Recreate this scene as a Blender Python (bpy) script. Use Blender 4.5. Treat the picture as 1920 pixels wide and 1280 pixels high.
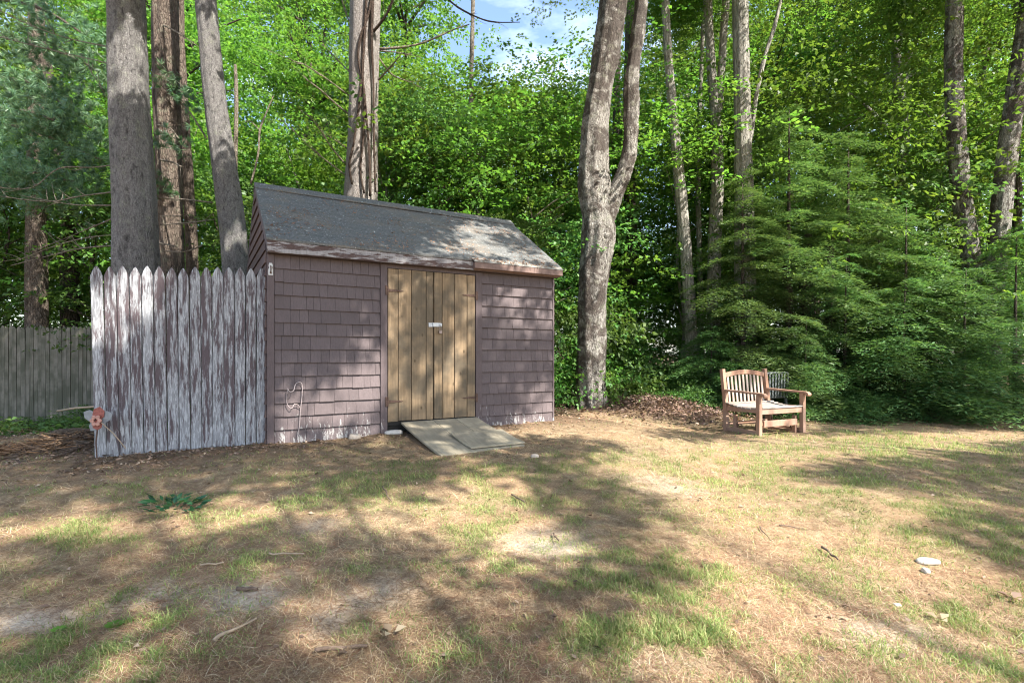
import bpy, math, random
import numpy as np
from mathutils import Vector, noise as mnoise

for o in list(bpy.data.objects): bpy.data.objects.remove(o)
rng = np.random.default_rng(7); random.seed(7)
sc = bpy.context.scene
COL = sc.collection
PI = math.pi

# ------------------------------------------------------------------ camera, sky, sun, exposure
FPX, CX, HZ, CAMZ = 985.0, 960.0, 662.0, 1.3          # focal length in photo pixels, centre, horizon row, eye height
cam = bpy.data.cameras.new("camera"); camo = bpy.data.objects.new("camera", cam); COL.objects.link(camo)
camo.location = (0, 0, CAMZ); camo.rotation_euler = (PI/2, 0, 0)
cam.sensor_width = 36; cam.lens = 36*FPX/1920; cam.shift_y = (HZ-640)/1920; cam.clip_end = 2000; cam.clip_start = 0.05
sc.camera = camo
SUN_EL = math.radians(46); SX, SY = 0.80, -0.60         # towards the sun: right of and behind the camera
S = np.array([SX*math.cos(SUN_EL), SY*math.cos(SUN_EL), math.sin(SUN_EL)])
w = bpy.data.worlds.new("World"); sc.world = w; w.use_nodes = True
wn = w.node_tree; bg = wn.nodes["Background"]
sky = wn.nodes.new("ShaderNodeTexSky"); sky.sky_type = 'NISHITA'; sky.sun_disc = False
sky.sun_elevation = SUN_EL; sky.sun_rotation = math.atan2(SX, SY); sky.dust_density = 1.2
tc = wn.nodes.new("ShaderNodeTexCoord")
mp = wn.nodes.new("ShaderNodeMapping"); mp.inputs['Scale'].default_value = (1.5, 1.5, 4.0)
cn = wn.nodes.new("ShaderNodeTexNoise"); cn.inputs['Scale'].default_value = 2.2; cn.inputs['Detail'].default_value = 6; cn.inputs['Roughness'].default_value = .6
cr = wn.nodes.new("ShaderNodeValToRGB"); cr.color_ramp.elements[0].position = .46; cr.color_ramp.elements[1].position = .78
cr.color_ramp.elements[1].color = (.34, .34, .34, 1)
mx = wn.nodes.new("ShaderNodeMix"); mx.data_type = 'RGBA'; mx.inputs[7].default_value = (11, 11.5, 12, 1)
wn.links.new(tc.outputs['Generated'], mp.inputs[0]); wn.links.new(mp.outputs[0], cn.inputs['Vector']); wn.links.new(cn.outputs[0], cr.inputs[0])
wn.links.new(cr.outputs[0], mx.inputs[0]); wn.links.new(sky.outputs[0], mx.inputs[6]); wn.links.new(mx.outputs[2], bg.inputs[0])
bg.inputs[1].default_value = 0.13
sun = bpy.data.lights.new("sun", 'SUN'); suno = bpy.data.objects.new("sun", sun); COL.objects.link(suno)
sun.energy = 5.0; sun.angle = math.radians(0.6); sun.color = (1, .955, .875)
suno.rotation_euler = Vector(S).to_track_quat('Z', 'Y').to_euler()
sc.view_settings.view_transform = 'Standard'; sc.view_settings.look = 'None'; sc.view_settings.gamma = 1
sc.view_settings.exposure = 1.74
sc.render.engine = 'CYCLES'
cy = sc.cycles
cy.max_bounces = 7; cy.diffuse_bounces = 4; cy.glossy_bounces = 2; cy.transmission_bounces = 4; cy.transparent_max_bounces = 4
cy.filter_width = 1.1; cy.use_denoising = True; cy.caustics_reflective = False; cy.caustics_refractive = False
try: cy.denoiser = 'OPENIMAGEDENOISE'
except Exception: pass

# ------------------------------------------------------------------ helpers
def P(px, py, Y): return np.array([(px-CX)/FPX*Y, Y, CAMZ-(py-HZ)/FPX*Y])

def lattice(seed, n=256):
    return np.random.default_rng(seed).random((n, n))
LT = [lattice(i) for i in range(8)]
def vnoise(x, y, k=0):
    L = LT[k % 8]; n = L.shape[0]
    xi = np.floor(x).astype(int); yi = np.floor(y).astype(int); fx = x-xi; fy = y-yi
    fx = fx*fx*(3-2*fx); fy = fy*fy*(3-2*fy)
    a = L[xi % n, yi % n]; b = L[(xi+1) % n, yi % n]; c = L[xi % n, (yi+1) % n]; d = L[(xi+1) % n, (yi+1) % n]
    return (a*(1-fx)+b*fx)*(1-fy)+(c*(1-fx)+d*fx)*fy
def fbm(x, y, k=0, o=4):
    s = 0; a = .5; t = 0
    for i in range(o):
        s = s+a*vnoise(x*2**i+13.7*i, y*2**i+7.3*i, k+i); t += a; a *= .5
    return s/t

CTRL = np.array([(0,0,0),(-2.5,2,.03),(2.5,2,0),(-3.98,5,.30),(-3.3,5.25,.335),(-2.6,5.45,.37),(-1.5,6.1,.378),(-.4,6.75,.378),(.58,7.35,.378),(-.7,5.15,.285),(.15,5.75,.285),
  (-1.6,4.9,.27),(1.2,7.0,.3),(3.3,7.0,.18),(4.14,7.35,.18),(3.07,7.56,.18),(3.9,7.9,.18),(1.46,9.5,.30),(6,9.3,.14),(9,9,.12),(8,4,.05),(-5.5,5,.22),(-5.2,7,.12),(-8,9.7,-.05),(-6,9.9,-.05),
  (-3,9,.3),(-1,9.5,.36),(0,20,.3),(-10,20,.1),(10,20,.15),(-8,4,.1),(0,-6,-.2),(8,-4,-.15),(-8,-4,-.1),(0,40,.4),(-25,15,0),(25,15,.1),(4.5,4,.06),(0,3.5,.14),(-2.5,3.7,.17),(2.5,5,.14)])
def gz(x, y):
    x = np.asarray(x, float); y = np.asarray(y, float)
    num = np.zeros(x.shape); den = np.zeros(x.shape)
    for cx_, cy_, cz_ in CTRL:
        wt = 1/((x-cx_)**2+(y-cy_)**2+.35)**1.7
        num += wt*cz_; den += wt
    z = num/den
    z = z+.20*np.exp(-(((x-2.75)/.95)**2+((y-9.55)/.75)**2))     # brush mound between tree and chair
    z = z+.12*np.exp(-(((x+4.9)/.55)**2+((y-5.9)/.35)**2))        # debris heap by the fence
    return z
def g1(x, y): return float(gz(np.array([x]), np.array([y]))[0])
def onground(px, py):
    Y = 4.0
    for _ in range(60):
        z = g1((px-CX)/FPX*Y, Y); Y = .5*Y+.5*(CAMZ-z)*FPX/max(py-HZ, 12)
    x = (px-CX)/FPX*Y
    return np.array([x, Y, g1(x, Y)])
def pblob(X, Y, px, py, rx, ry):
    """soft round patch on the ground, given by a photo position and half sizes"""
    a = onground(px, py); b = onground(px+rx, py); c = onground(px, py-ry)
    return np.exp(-(((X-a[0])/max(b[0]-a[0], .05))**2+((Y-a[1])/max(abs(c[1]-a[1]), .05))**2))

def tag(o, label=None, cat=None, group=None, kind=None):
    if label: o['label'] = label
    if cat: o['category'] = cat
    if group: o['group'] = group
    if kind: o['kind'] = kind
    return o
def empty(name, loc, rz=0, **k):
    o = bpy.data.objects.new(name, None); COL.objects.link(o); o.location = loc; o.rotation_euler = (0, 0, rz)
    o.empty_display_size = .1
    return tag(o, **k)
def link(name, me, parent=None, loc=None):
    o = bpy.data.objects.new(name, me); COL.objects.link(o)
    if parent is not None: o.parent = parent
    if loc is not None: o.location = loc
    return o
def bevel(o, w_=.004, seg=2):
    m = o.modifiers.new("bevel", 'BEVEL'); m.width = w_; m.segments = seg; m.limit_method = 'ANGLE'; m.angle_limit = .7
    return o
def copy_thing(o, loc=None, rz=None, scale=None, label=None):
    c = o.copy(); COL.objects.link(c)
    for ch in list(o.children):
        d = ch.copy(); COL.objects.link(d); d.parent = c
        for g in ch.children:
            e = g.copy(); COL.objects.link(e); e.parent = d
    if loc is not None: c.location = loc
    if rz is not None: c.rotation_euler = (c.rotation_euler[0], c.rotation_euler[1], rz)
    if scale is not None: c.scale = scale
    if label: c['label'] = label
    return c

class MB:
    def __init__(s): s.v = []; s.f = []; s.n = 0
    def add(s, v, f):
        v = np.asarray(v, float); s.v.append(v)
        for q in f: s.f.append(tuple(int(i)+s.n for i in q))
        s.n += len(v); return s
    def box(s, x0, x1, y0, y1, z0, z1, M=None):
        v = np.array([(x, y, z) for z in (z0, z1) for y in (y0, y1) for x in (x0, x1)], float)
        if M is not None: v = np.array([M @ Vector(p) for p in v])
        return s.add(v, [(0,2,3,1),(4,5,7,6),(0,1,5,4),(2,6,7,3),(0,4,6,2),(1,3,7,5)])
    def bar(s, a, b, w_, h_, up=(0,0,1)):
        """square bar from a to b, w_ wide sideways, h_ along up"""
        a = np.array(a, float); b = np.array(b, float); d = b-a; d /= np.linalg.norm(d)
        up = np.array(up, float); r = np.cross(d, up); r /= np.linalg.norm(r); u = np.cross(r, d)
        v = [p+sx*r*w_/2+su*u*h_/2 for p in (a, b) for su in (-1, 1) for sx in (-1, 1)]
        return s.add(v, [(0,1,3,2),(4,6,7,5),(0,4,5,1),(2,3,7,6),(0,2,6,4),(1,5,7,3)])
    def prism(s, poly, axis, a, b):
        """extrude a 2-D outline along an axis ('x': (y,z) outline, 'y': (x,z), 'z': (x,y))"""
        n = len(poly)
        def pt(p, t): return {'x': (t, p[0], p[1]), 'y': (p[0], t, p[1]), 'z': (p[0], p[1], t)}[axis]
        v = [pt(p, a) for p in poly]+[pt(p, b) for p in poly]
        f = [tuple(range(n))[::-1], tuple(range(n, 2*n))]+[(i, (i+1) % n, n+(i+1) % n, n+i) for i in range(n)]
        return s.add(v, f)
    def tube(s, pts, rad, seg=8, lump=0, sub=1, ridges=0, seed=0, fine=0):
        pts = np.array(pts, float); rad = np.array(rad, float)
        if sub > 1: pts, rad = smooth(pts, rad, sub)
        n = len(pts); T = np.gradient(pts, axis=0); T /= np.linalg.norm(T, axis=1)[:, None]+1e-9
        ref = np.array([1., 0, 0]) if abs(T[0][0]) < .8 else np.array([0, 1., 0])
        U = np.cross(T[0], ref); U /= np.linalg.norm(U); V = []
        ang = np.linspace(0, 2*PI, seg, endpoint=False)
        for i in range(n):
            U = U-T[i]*np.dot(U, T[i]); U /= np.linalg.norm(U); W = np.cross(T[i], U)
            r = np.full(seg, rad[i])
            if ridges: r = r*(1+.035*ridges*np.cos(ang*9+seed+.6*pts[i][2]+2*np.sin(pts[i][2]*.7+seed)))
            ring = pts[i]+r[:, None]*(np.cos(ang)[:, None]*U+np.sin(ang)[:, None]*W)
            if lump or fine:
                for k in range(seg):
                    p = ring[k]; d = p-pts[i]; d = d/(np.linalg.norm(d)+1e-9)
                    a_ = 0
                    if lump: a_ += lump*(mnoise.noise(Vector((p[0]*3+seed, p[1]*3, p[2]*1.3)))+.5*mnoise.noise(Vector((p[0]*8, p[1]*8+seed, p[2]*3))))
                    if fine: a_ += fine*abs(mnoise.noise(Vector((p[0]*26, p[1]*26+seed, p[2]*7))))
                    ring[k] = p+d*a_
            V.append(ring)
        f = []
        for i in range(n-1):
            for k in range(seg):
                k2 = (k+1) % seg; f.append((i*seg+k, i*seg+k2, (i+1)*seg+k2, (i+1)*seg+k))
        f.append(tuple(range(seg))[::-1]); f.append(tuple((n-1)*seg+k for k in range(seg)))
        return s.add(np.concatenate(V), f)
    def mesh(s, name, mat, smooth_=False):
        me = bpy.data.meshes.new(name); me.from_pydata(np.concatenate(s.v).tolist(), [], s.f); me.update()
        if mat: me.materials.append(mat)
        if smooth_: me.polygons.foreach_set('use_smooth', [True]*len(me.polygons))
        return me
    def build(s, name, mat, parent=None, loc=None, smooth_=False): return link(name, s.mesh(name, mat, smooth_), parent, loc)
def smooth(pts, rad, sub):
    n = len(pts); A = np.concatenate([pts, rad[:, None]], 1); out = []
    for i in range(n-1):
        p0 = A[max(i-1, 0)]; p1 = A[i]; p2 = A[i+1]; p3 = A[min(i+2, n-1)]
        for t in np.linspace(0, 1, sub, endpoint=False):
            out.append(.5*((2*p1)+(-p0+p2)*t+(2*p0-5*p1+4*p2-p3)*t*t+(-p0+3*p1-3*p2+p3)*t**3))
    out.append(A[-1]); out = np.array(out)
    return out[:, :3], np.maximum(out[:, 3], .002)
def raw_mesh(name, V, F, mat):
    """numpy verts and constant-size faces -> mesh"""
    me = bpy.data.meshes.new(name); k = F.shape[1]
    me.vertices.add(len(V)); me.vertices.foreach_set('co', V.astype(np.float32).ravel())
    me.loops.add(F.size); me.loops.foreach_set('vertex_index', F.astype(np.int32).ravel())
    me.polygons.add(len(F)); me.polygons.foreach_set('loop_start', np.arange(0, F.size, k, dtype=np.int32))
    me.update(calc_edges=True)
    me.materials.append(mat)
    return me
def unit(a): return a/(np.linalg.norm(a, axis=-1, keepdims=True)+1e-9)
def leaf_arrays(C, A, Nn, L, W, fold=.25):
    """pointed folded leaves: base points C, axes A, normals Nn, lengths, widths"""
    A = unit(A); B = unit(np.cross(A, Nn)); Nn = np.cross(B, A)
    L = L[:, None]; W = W[:, None]
    v = np.stack([C, C+A*L*.42+B*W*.5+Nn*W*fold, C+A*L, C+A*L*.42-B*W*.5+Nn*W*fold], 1).reshape(-1, 3)
    f = np.arange(len(v)).reshape(-1, 4)
    return v, f
def rand_dirs(n): return unit(rng.normal(size=(n, 3)))

# ------------------------------------------------------------------ node helper
class G:
    def __init__(s, name):
        s.m = bpy.data.materials.new(name); s.m.use_nodes = True; s.t = s.m.node_tree; s.t.nodes.clear()
        s.out = s.t.nodes.new('ShaderNodeOutputMaterial'); s.tc = s.t.nodes.new('ShaderNodeTexCoord')
    def n(s, typ, ins=None, **props):
        nd = s.t.nodes.new('ShaderNode'+typ)
        for k, v in props.items(): setattr(nd, k, v)
        for k, v in (ins or {}).items(): s.set(nd.inputs[k], v)
        return nd
    def set(s, sock, v):
        if isinstance(v, bpy.types.NodeSocket): s.t.links.new(v, sock)
        elif isinstance(v, (tuple, list)) and len(v) == 3 and sock.type == 'RGBA': sock.default_value = (*v, 1)
        else: sock.default_value = v
    @property
    def obj(s): return s.tc.outputs['Object']
    def map(s, v, sc_, loc=(0,0,0)): return s.n('Mapping', {'Vector': v, 'Scale': sc_, 'Location': loc}).outputs[0]
    def noise(s, v, scale, detail=4, rough=.6, dist=0): return s.n('TexNoise', {'Vector': v, 'Scale': scale, 'Detail': detail, 'Roughness': rough, 'Distortion': dist}).outputs[0]
    def ramp(s, f, stops, interp='LINEAR'):
        nd = s.n('ValToRGB', {'Fac': f}); e = nd.color_ramp; e.interpolation = interp
        while len(e.elements) < len(stops): e.elements.new(.5)
        for el, (p, c) in zip(e.elements, stops):
            el.position = p; el.color = (c, c, c, 1) if not isinstance(c, (tuple, list)) else (*c, 1)
        return nd.outputs[0]
    def mix(s, f, a, b, blend='MIX'):
        nd = s.n('Mix', data_type='RGBA', blend_type=blend); s.set(nd.inputs[0], f); s.set(nd.inputs[6], a); s.set(nd.inputs[7], b); return nd.outputs[2]
    def math(s, op, a, b=0., c=None):
        nd = s.n('Math', operation=op); s.set(nd.inputs[0], a); s.set(nd.inputs[1], b)
        if c is not None: s.set(nd.inputs[2], c)
        return nd.outputs[0]
    def bump(s, h, strength=.5, dist=.01): return s.n('Bump', {'Height': h, 'Strength': strength, 'Distance': dist}).outputs[0]
    def island(s): return s.n('NewGeometry').outputs['Random Per Island']
    def sep(s, v): return s.n('SeparateXYZ', {'Vector': v}).outputs
    def pbsdf(s, col, rough=.8, normal=None, spec=.3, metal=0.):
        d = {'Base Color': col, 'Roughness': rough, 'Specular IOR Level': spec, 'Metallic': metal}
        if normal is not None: d['Normal'] = normal
        return s.n('BsdfPrincipled', d).outputs[0]
    def done(s, sh): s.t.links.new(sh, s.out.inputs[0]); return s.m

def leaf_mat(name, cols, trans=.45, rough=.45, gloss=.25):
    g = G(name); r = g.island(); n_ = len(cols)
    c = g.ramp(r, [((i+.0)/n_, cols[i]) for i in range(n_)])
    oi = g.n('ObjectInfo').outputs['Random']
    hs = g.n('HueSaturation', {'Hue': g.math('ADD', g.math('MULTIPLY_ADD', oi, .045, .4625), g.math('MULTIPLY', g.noise(g.map(g.obj, (1,1,1), (5,3,1)), .7, 2), .03)), 'Saturation': 1.0, 'Value': g.math('MULTIPLY', g.math('MULTIPLY_ADD', oi, .55, .75), g.ramp(g.noise(g.obj, .9, 3, .6), [(.33, .62), (.66, 1.3)])), 'Color': c}).outputs[0]
    d = g.pbsdf(hs, rough, spec=gloss)
    tcol = g.mix(.5, hs, g.mix(1.0, hs, (1.5, 1.55, .5), 'MULTIPLY'))
    t = g.n('BsdfTranslucent', {'Color': tcol}).outputs[0]
    return g.done(g.n('MixShader', {0: trans, 1: d, 2: t}).outputs[0])

M = {}
M['leaf'] = leaf_mat('maple leaf', [(.075,.15,.03),(.12,.22,.036),(.095,.185,.032),(.165,.265,.045),(.105,.20,.04)], .52, .5, .35)
M['leaf_dark'] = leaf_mat('understory leaf', [(.06,.13,.04),(.10,.195,.055),(.08,.165,.045),(.14,.235,.065)], .48, .5, .35)
M['leaf_bush'] = leaf_mat('bush leaf', [(.06,.15,.03),(.11,.23,.04),(.085,.18,.04),(.15,.25,.06)], .42, .4, .45)
M['hemlock'] = leaf_mat('hemlock needles', [(.065,.135,.052),(.095,.18,.06),(.08,.158,.052),(.145,.225,.075)], .38, .5, .35)
M['pine'] = leaf_mat('pine needles', [(.06,.13,.07),(.095,.185,.10),(.075,.15,.08),(.13,.21,.10)], .35, .4, .5)
M['vine'] = leaf_mat('vine leaf', [(.10,.2,.03),(.16,.26,.045),(.12,.22,.035)], .4)
M['grass'] = leaf_mat('grass blade', [(.12,.185,.05),(.18,.25,.07),(.25,.30,.10),(.14,.21,.06),(.36,.34,.15)], .35, .55, .2)
M['straw'] = leaf_mat('dry straw', [(.46,.335,.18),(.62,.49,.29),(.29,.185,.10),(.70,.59,.41),(.48,.365,.21),(.20,.13,.08)], .2, .7, .15)
M['needle_litter'] = leaf_mat('fallen needles', [(.38,.23,.115),(.28,.165,.085),(.45,.29,.15),(.21,.125,.07),(.38,.26,.155)], .12, .7, .15)
M['litter'] = leaf_mat('dead leaves', [(.28,.18,.12),(.40,.29,.20),(.17,.11,.08),(.48,.37,.27),(.25,.17,.12),(.12,.085,.065)], .15, .7, .15)

def m_bark(name, c0, c1, c2, lichen=None, vscale=(1,1,.28), sc_=14, crack=.06, lichen_amt=.6, patch=None, crack_amt=.6):
    """fissured bark: fine stretched ridges, speckle, darker furrows, lichen spots"""
    g = G(name); wv = g.n('TexNoise', {'Vector': g.obj, 'Scale': 9., 'Detail': 4.}).outputs[1]
    vw = g.n('VectorMath', {0: g.obj, 1: g.n('VectorMath', {0: wv, 1: (.05,.05,.05)}, operation='MULTIPLY').outputs[0]}, operation='ADD').outputs[0]
    v = g.map(vw, vscale)
    rid = g.noise(v, sc_*1.6, 8, .78, .4); fur = g.noise(v, sc_*.7, 4, .6, .6)
    vo = g.n('TexVoronoi', {'Vector': v, 'Scale': float(sc_)*2.4}, feature='DISTANCE_TO_EDGE').outputs['Distance']
    cr_ = g.ramp(vo, [(0., 0.), (crack*3, 1.)])
    spk = g.noise(g.obj, 120, 5, .8)
    col = g.mix(g.ramp(rid, [(.36, 0.), (.62, 1.)]), c1, c2)
    if patch: col = g.mix(g.ramp(g.noise(g.obj, 2.6, 6, .7, .5), [(.47, 0.), (.53, .92)]), col, patch)
    if lichen:
        ln = g.noise(g.obj, 6.5, 7, .75)
        col = g.mix(g.math('MULTIPLY', g.ramp(ln, [(.55, 0.), (.63, 1.)]), lichen_amt), col, lichen)
    col = g.mix(g.ramp(fur, [(.30, .85), (.47, 0.)]), col, c0)
    col = g.mix(g.math('MULTIPLY', g.math('SUBTRACT', 1., cr_), g.ramp(rid, [(.35, crack_amt), (.7, .1)])), col, c0)
    col = g.mix(g.ramp(spk, [(.34, .8), (.52, 0.)]), col, c0)
    col = g.mix(g.ramp(spk, [(.58, 0.), (.72, .7)]), col, tuple(min(1., x*1.35) for x in c2))
    h = g.math('ADD', g.math('MULTIPLY', cr_, .35), g.math('ADD', rid, g.math('MULTIPLY', fur, .8)))
    return g.done(g.pbsdf(col, .92, g.bump(h, 1., .05), .15))
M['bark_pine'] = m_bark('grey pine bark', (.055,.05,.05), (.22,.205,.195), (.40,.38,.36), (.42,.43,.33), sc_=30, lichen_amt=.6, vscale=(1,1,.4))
M['bark_sunny'] = m_bark('plated pine bark painted sunlit', (.10,.08,.07), (.34,.30,.27), (.52,.47,.43), None, sc_=26, vscale=(1,1,.35))  # paler bark colour stands in for sunlight on the pine behind the shed
M['bark_pine_dark'] = m_bark('brown pine bark', (.03,.022,.018), (.12,.09,.07), (.22,.175,.14), (.25,.26,.18), sc_=14)
M['bark_maple'] = m_bark('maple bark', (.05,.04,.035), (.25,.22,.19), (.60,.57,.51), (.36,.38,.26), vscale=(1,1,.3), sc_=22, patch=(.12,.095,.08), lichen_amt=.5, crack_amt=.95)
M['bark_pale'] = m_bark('pale smooth bark', (.09,.08,.065), (.26,.24,.205), (.42,.39,.34), (.32,.35,.25), vscale=(1,1,.2), sc_=9, crack=.03, lichen_amt=.6)
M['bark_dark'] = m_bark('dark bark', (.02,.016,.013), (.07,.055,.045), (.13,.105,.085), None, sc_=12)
M['dead_wood'] = m_bark('dead branch wood', (.08,.06,.045), (.24,.20,.15), (.38,.33,.26), None, sc_=20)
M['stem'] = m_bark('vine stem', (.025,.018,.013), (.075,.052,.04), (.13,.09,.07), None, sc_=20)
M['log'] = m_bark('rotten wood', (.03,.024,.02), (.12,.085,.06), (.27,.20,.14), None, vscale=(.3,1,1), sc_=12)

def m_paint(name, paint, wood, peel_lo, peel_hi, grain=(9,9,1.1), low_fade=None, fade_x=None, rough=.75, whites=None):
    """old paint over bare wood: peeled where stretched noise is high"""
    g = G(name)
    ofs = g.n('CombineXYZ', {0: g.math('MULTIPLY', g.n('ObjectInfo').outputs['Random'], 31.), 1: 0., 2: g.math('MULTIPLY', g.n('ObjectInfo').outputs['Random'], 57.)}).outputs[0]
    v = g.map(g.n('VectorMath', {0: g.obj, 1: ofs}, operation='ADD').outputs[0], grain)
    nz = g.noise(v, 1.6, 10, .74, .3); fine = g.noise(g.map(g.obj, (60,60,3)), 1.5, 4, .7)
    x, y, z = g.sep(g.obj)
    f = nz
    if low_fade: f = g.math('ADD', f, g.math('MULTIPLY', g.ramp(z, [(low_fade[0], 1.), (low_fade[1], 0.)]), low_fade[2]))
    f = g.math('ADD', f, g.math('MULTIPLY_ADD', g.n('ObjectInfo').outputs['Random'], .09, -.045))
    pk = g.ramp(f, [(peel_lo, 0.), (peel_hi, 1.)])
    woodc = g.mix(g.ramp(fine, [(.3, 0.), (.7, 1.)]), tuple(c*.62 for c in wood), wood)
    if whites: woodc = g.mix(g.ramp(g.noise(v, 5, 4), [(.5, 0.), (.56, 1.)]), woodc, whites)
    pv = g.noise(g.obj, 3.5, 4); isl = g.island()
    pc = g.mix(g.math('MULTIPLY_ADD', isl, .5, g.math('MULTIPLY', pv, .5)), tuple(c*.72 for c in paint), tuple(c*1.25 for c in paint))
    pc = g.mix(g.ramp(g.noise(g.map(g.obj, (40,40,7)), 2., 5, .7), [(.35, .45), (.6, 0.)]), pc, tuple(c*.55 for c in paint))
    pc = g.mix(g.ramp(g.noise(g.map(g.obj, (30,30,5)), 1.6, 6, .75), [(.6, 0.), (.75, .35)]), pc, tuple(min(1, c*1.9) for c in paint))
    col = g.mix(pk, pc, woodc)
    h = g.math('ADD', g.math('MULTIPLY', pk, -.6), g.math('MULTIPLY', fine, .5))
    return g.done(g.pbsdf(col, rough, g.bump(h, .5, .004), .25))
M['fence_peel'] = m_paint('peeling fence paint', (.085,.064,.068), (.27,.27,.28), .455, .525, grain=(19,19,2.0), low_fade=(.0,.7,.07), whites=(.36,.365,.375))
M['siding'] = m_paint('plum brown shingle paint', (.118,.092,.092), (.36,.34,.325), .675, .70, grain=(13,13,3.4), low_fade=(.0,.40,.155))
M['trim'] = m_paint('plum brown trim paint', (.118,.09,.09), (.45,.42,.40), .68, .71, grain=(6,6,1.2), low_fade=(.0,.5,.16))
M['fascia_peel'] = m_paint('peeling fascia paint', (.085,.055,.05), (.33,.31,.31), .47, .53, grain=(2.2,9,14))
M['fascia_new'] = m_paint('brown gutter board', (.20,.135,.115), (.4,.36,.33), .7, .74, grain=(2,6,6))
M['siding_dark'] = m_paint('side wall boards', (.115,.078,.07), (.3,.26,.24), .66, .70, grain=(2,2,6))

def m_wood(name, c0, c1, c2, grain=(30,30,1.6), rough=.75, knots=True, blot=(.10,.085,.06), blot_amt=.5):
    g = G(name); isl = g.island()
    isl = g.math('FRACT', g.math('ADD', isl, g.math('MULTIPLY', g.n('ObjectInfo').outputs['Random'], 7.31)))
    v = g.n('VectorMath', {0: g.obj, 1: g.n('CombineXYZ', {0: g.math('MULTIPLY', isl, 3.), 1: 0., 2: g.math('MULTIPLY', isl, 17.)}).outputs[0]}, operation='ADD').outputs[0]
    w1 = g.noise(g.map(v, grain), 1.2, 6, .62, .8); w2 = g.noise(v, 2.2, 4, .6)
    col = g.mix(g.ramp(w1, [(.3, 0.), (.68, 1.)]), c0, c1)
    col = g.mix(g.math('MULTIPLY', isl, .6), col, c2)
    col = g.mix(g.math('MULTIPLY', g.ramp(w2, [(.42, 1.), (.6, 0.)]), blot_amt), col, blot)
    if knots:
        vo = g.n('TexVoronoi', {'Vector': g.map(v, (5,1.,3)), 'Scale': 1.6}).outputs['Distance']
        col = g.mix(g.ramp(vo, [(.05, .8), (.14, 0.)]), col, tuple(c*.4 for c in c0))
    return g.done(g.pbsdf(col, rough, g.bump(w1, .35, .003), .25))
M['door'] = m_wood('weathered tan door boards', (.15,.10,.055), (.345,.24,.14), (.26,.185,.115), grain=(34,34,1.4), blot=(.085,.07,.05), blot_amt=.8)
M['ramp'] = m_wood('grey weathered ramp boards', (.25,.21,.145), (.42,.36,.26), (.34,.295,.215), grain=(22,1.8,22), knots=False, blot=(.15,.13,.10))
M['teak'] = m_wood('red brown chair wood', (.23,.12,.078), (.36,.20,.13), (.31,.185,.125), grain=(14,14,5), knots=False, blot=(.34,.24,.19), blot_amt=.55)
M['teak_grey'] = m_wood('silvered chair slats', (.25,.205,.165), (.43,.385,.335), (.37,.31,.26), grain=(14,14,3), knots=False, blot=(.30,.17,.12), blot_amt=.5)
M['seat_grey'] = m_wood('grey seat slats', (.20,.19,.17), (.36,.35,.33), (.30,.29,.27), grain=(14,14,3), knots=False, blot=(.22,.14,.10), blot_amt=.5)
M['stockade'] = m_wood('grey green stockade wood', (.075,.068,.055), (.245,.222,.182), (.14,.13,.105), grain=(34,34,1.6), knots=False, blot=(.045,.05,.03), blot_amt=.7)
M['black_gap'] = G('dark interior').done(None) if False else None
def m_plain(name, col, rough=.6, metal=0., var=.25, sc_=20, bump=.2, spec=.3):
    g = G(name); nz = g.noise(g.obj, sc_, 5, .65)
    c = g.mix(g.ramp(nz, [(.3, 0.), (.7, 1.)]), tuple(x*(1-var) for x in col), tuple(min(1, x*(1+var)) for x in col))
    return g.done(g.pbsdf(c, rough, g.bump(nz, bump, .004), spec, metal))
M['dark'] = m_plain('near black gap shade', (.02,.018,.016), .9)  # near black stands in for shade in gaps and behind boards
M['iron'] = m_plain('rusted dark iron', (.10,.06,.045), .7, .3, .5, 60)
M['zinc'] = m_plain('galvanised steel', (.45,.46,.47), .5, .4, .15, 30)
M['lock'] = m_plain('dull padlock metal', (.22,.17,.15), .5, .6)
M['wire'] = m_plain('pinkish painted wire', (.34,.28,.27), .6)
M['whiteplate'] = m_plain('white enamel', (.5,.5,.49), .5, 0, .1)
M['stone'] = m_plain('field stone', (.42,.35,.28), .9, 0, .3, 14, .6)
M['whitestone'] = m_plain('white broken stone', (.46,.43,.37), .85, 0, .12, 20, .5)
M['resin'] = m_plain('weathered grey resin', (.09,.10,.10), .6, 0, .15)
M['red_metal'] = m_plain('faded red metal', (.26,.085,.065), .6, .1, .4, 40)
M['pink_metal'] = m_plain('chalky salmon metal', (.42,.22,.17), .6, 0, .25, 40)
M['grey_metal'] = m_plain('grey tin', (.22,.23,.24), .5, .3, .2, 30)
M['twig'] = m_plain('twig bark', (.13,.09,.065), .9, 0, .4, 50)
M['twig_pale'] = m_plain('pale barkless stick', (.33,.25,.17), .85, 0, .25, 40)
M['sand_stone'] = m_plain('concrete chunk', (.55,.50,.44), .9, 0, .15, 20)

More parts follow.
